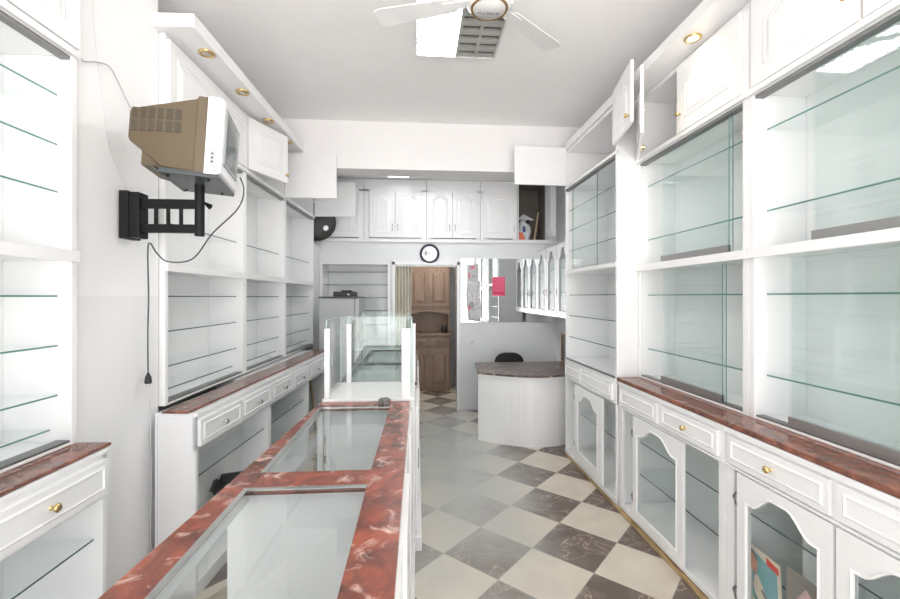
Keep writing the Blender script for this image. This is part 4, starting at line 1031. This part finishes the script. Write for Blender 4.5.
# ceiling fan
FX, FY, FZ = .378, 2.25, 3.10
root = thing('ceiling_fan', (FX, FY, FZ), 'white ceiling fan with bronze ringed hub at the top of the picture', 'fan')
k = MB(); k.lathe((FX, FY, FZ+.012), (0, 0, 1), [(.10, 0), (.115, .02), (.118, .09), (.09, .13), (.03, .15), (.018, .16), (.018, .22), (.06, .24), (.06, .278)], 32); k.build('motor_housing', 'fanwhite', root, smooth=True)
k = MB(); k.ring((FX, FY, FZ+.014), (0, 0, 1), .092, .008, 40); k.build('hub_ring', 'fanring', root, smooth=True)
k = MB(); k.lathe((FX, FY, FZ+.008), (0, 0, 1), [(.085, 0), (.09, .012)], 36); k.build('hub_cap', 'fanwhite', root, smooth=True)
for i, a in enumerate((161, 41, -79)):
    a = math.radians(a); dx, dy = math.cos(a), math.sin(a)
    P_ = lambda u, v, w: (FX + dx*u - dy*v, FY + dy*u + dx*v, FZ + .06 + w + v*.12)
    k = MB(); k.prism([(.18, -.045), (.60, -.065), (.63, -.05), (.635, .05), (.60, .065), (.18, .045)], P_, 0, .006); o = k.build('blade', 'fanwhite', root)
    k = MB(); k.prism([(.10, -.02), (.25, -.03), (.25, .03), (.10, .02)], P_, -.005, -.001); k.build('blade_bracket', 'fanwhite', o)
# lettering on the hub
cu = bpy.data.curves.new('hub_lettering', 'FONT'); cu.body = "M\u00b7x DILI IF"; cu.size = .026; cu.align_x = 'CENTER'; cu.extrude = .0006
tmp = bpy.data.objects.new('hub_lettering', cu); COL.objects.link(tmp)
dg = bpy.context.evaluated_depsgraph_get(); me = bpy.data.meshes.new_from_object(tmp.evaluated_get(dg)); bpy.data.objects.remove(tmp)
lo = bpy.data.objects.new('hub_lettering', me); COL.objects.link(lo); me.materials.append(M['text']); lo.parent = root
lo.location = (0, .038, .0065); lo.rotation_euler = (PI, 0, 0)

# ================================================================== LIGHT + CAMERA
wd = bpy.data.worlds.new('street_daylight'); SC.world = wd; wd.use_nodes = True
nt = wd.node_tree; bg = nt.nodes['Background']; bg.inputs['Color'].default_value = (.93, .97, 1.0, 1); bg.inputs['Strength'].default_value = 1.0
# lower half made brighter than the sky as ceiling fill, bright hazy sky above
wt = nt.nodes.new('ShaderNodeTexCoord'); wz = nt.nodes.new('ShaderNodeSeparateXYZ'); wr = nt.nodes.new('ShaderNodeValToRGB')
wm = nt.nodes.new('ShaderNodeMath'); wm.operation = 'MULTIPLY_ADD'; wm.inputs[1].default_value = .5; wm.inputs[2].default_value = .5
wr.color_ramp.elements[0].position = .47; wr.color_ramp.elements[0].color = (6.6, 6.45, 6.3, 1)
wr.color_ramp.elements[1].position = .53; wr.color_ramp.elements[1].color = (2.45, 2.55, 2.65, 1)
nt.links.new(wt.outputs['Generated'], wz.inputs[0]); nt.links.new(wz.outputs['Z'], wm.inputs[0]); nt.links.new(wm.outputs[0], wr.inputs['Fac']); nt.links.new(wr.outputs['Color'], bg.inputs['Color'])
def area(name, loc, rot, sx, sy, e, col=(1, 1, 1), portal=False):
    l = bpy.data.lights.new(name, 'AREA'); l.shape = 'RECTANGLE'; l.size = sx; l.size_y = sy; l.energy = e; l.color = col
    if portal: l.cycles.is_portal = True
    o = bpy.data.objects.new(name, l); COL.objects.link(o); o.location = loc; o.rotation_euler = rot; return o
area('shopfront_portal', ((XL+XR)/2, -1.69, 1.55), (PI/2, 0, 0), XR-XL-.2, 3.05, 1, portal=True)
area('rear_fill_light', (.3, 5.0, 3.2), (0, 0, 0), .6, .5, 10, (.95, .98, 1))  # added fill behind the beam, no fitting stands there
area('back_room_fill', (.25, 6.95, 2.58), (0, 0, 0), .5, .3, 9, (1, .95, .88))  # unseen fill added to brighten the hutch and back room

cam = bpy.data.cameras.new('camera'); co = bpy.data.objects.new('camera', cam); COL.objects.link(co); SC.camera = co
cam.sensor_width = 36; cam.lens = 433/900*36; cam.shift_y = -2.5/900; cam.clip_start = .03
co.location = (0, 0, 1.6); co.rotation_euler = (PI/2, 0, -math.atan(33/433))
SC.view_settings.view_transform = 'Standard'; SC.view_settings.look = 'None'; SC.view_settings.gamma = 1; SC.view_settings.use_curve_mapping = False
SC.view_settings.exposure = 0.2
SC.cycles.transparent_max_bounces = 32; SC.cycles.max_bounces = 12; SC.cycles.diffuse_bounces = 7; SC.cycles.glossy_bounces = 6
SC.cycles.use_denoising = True
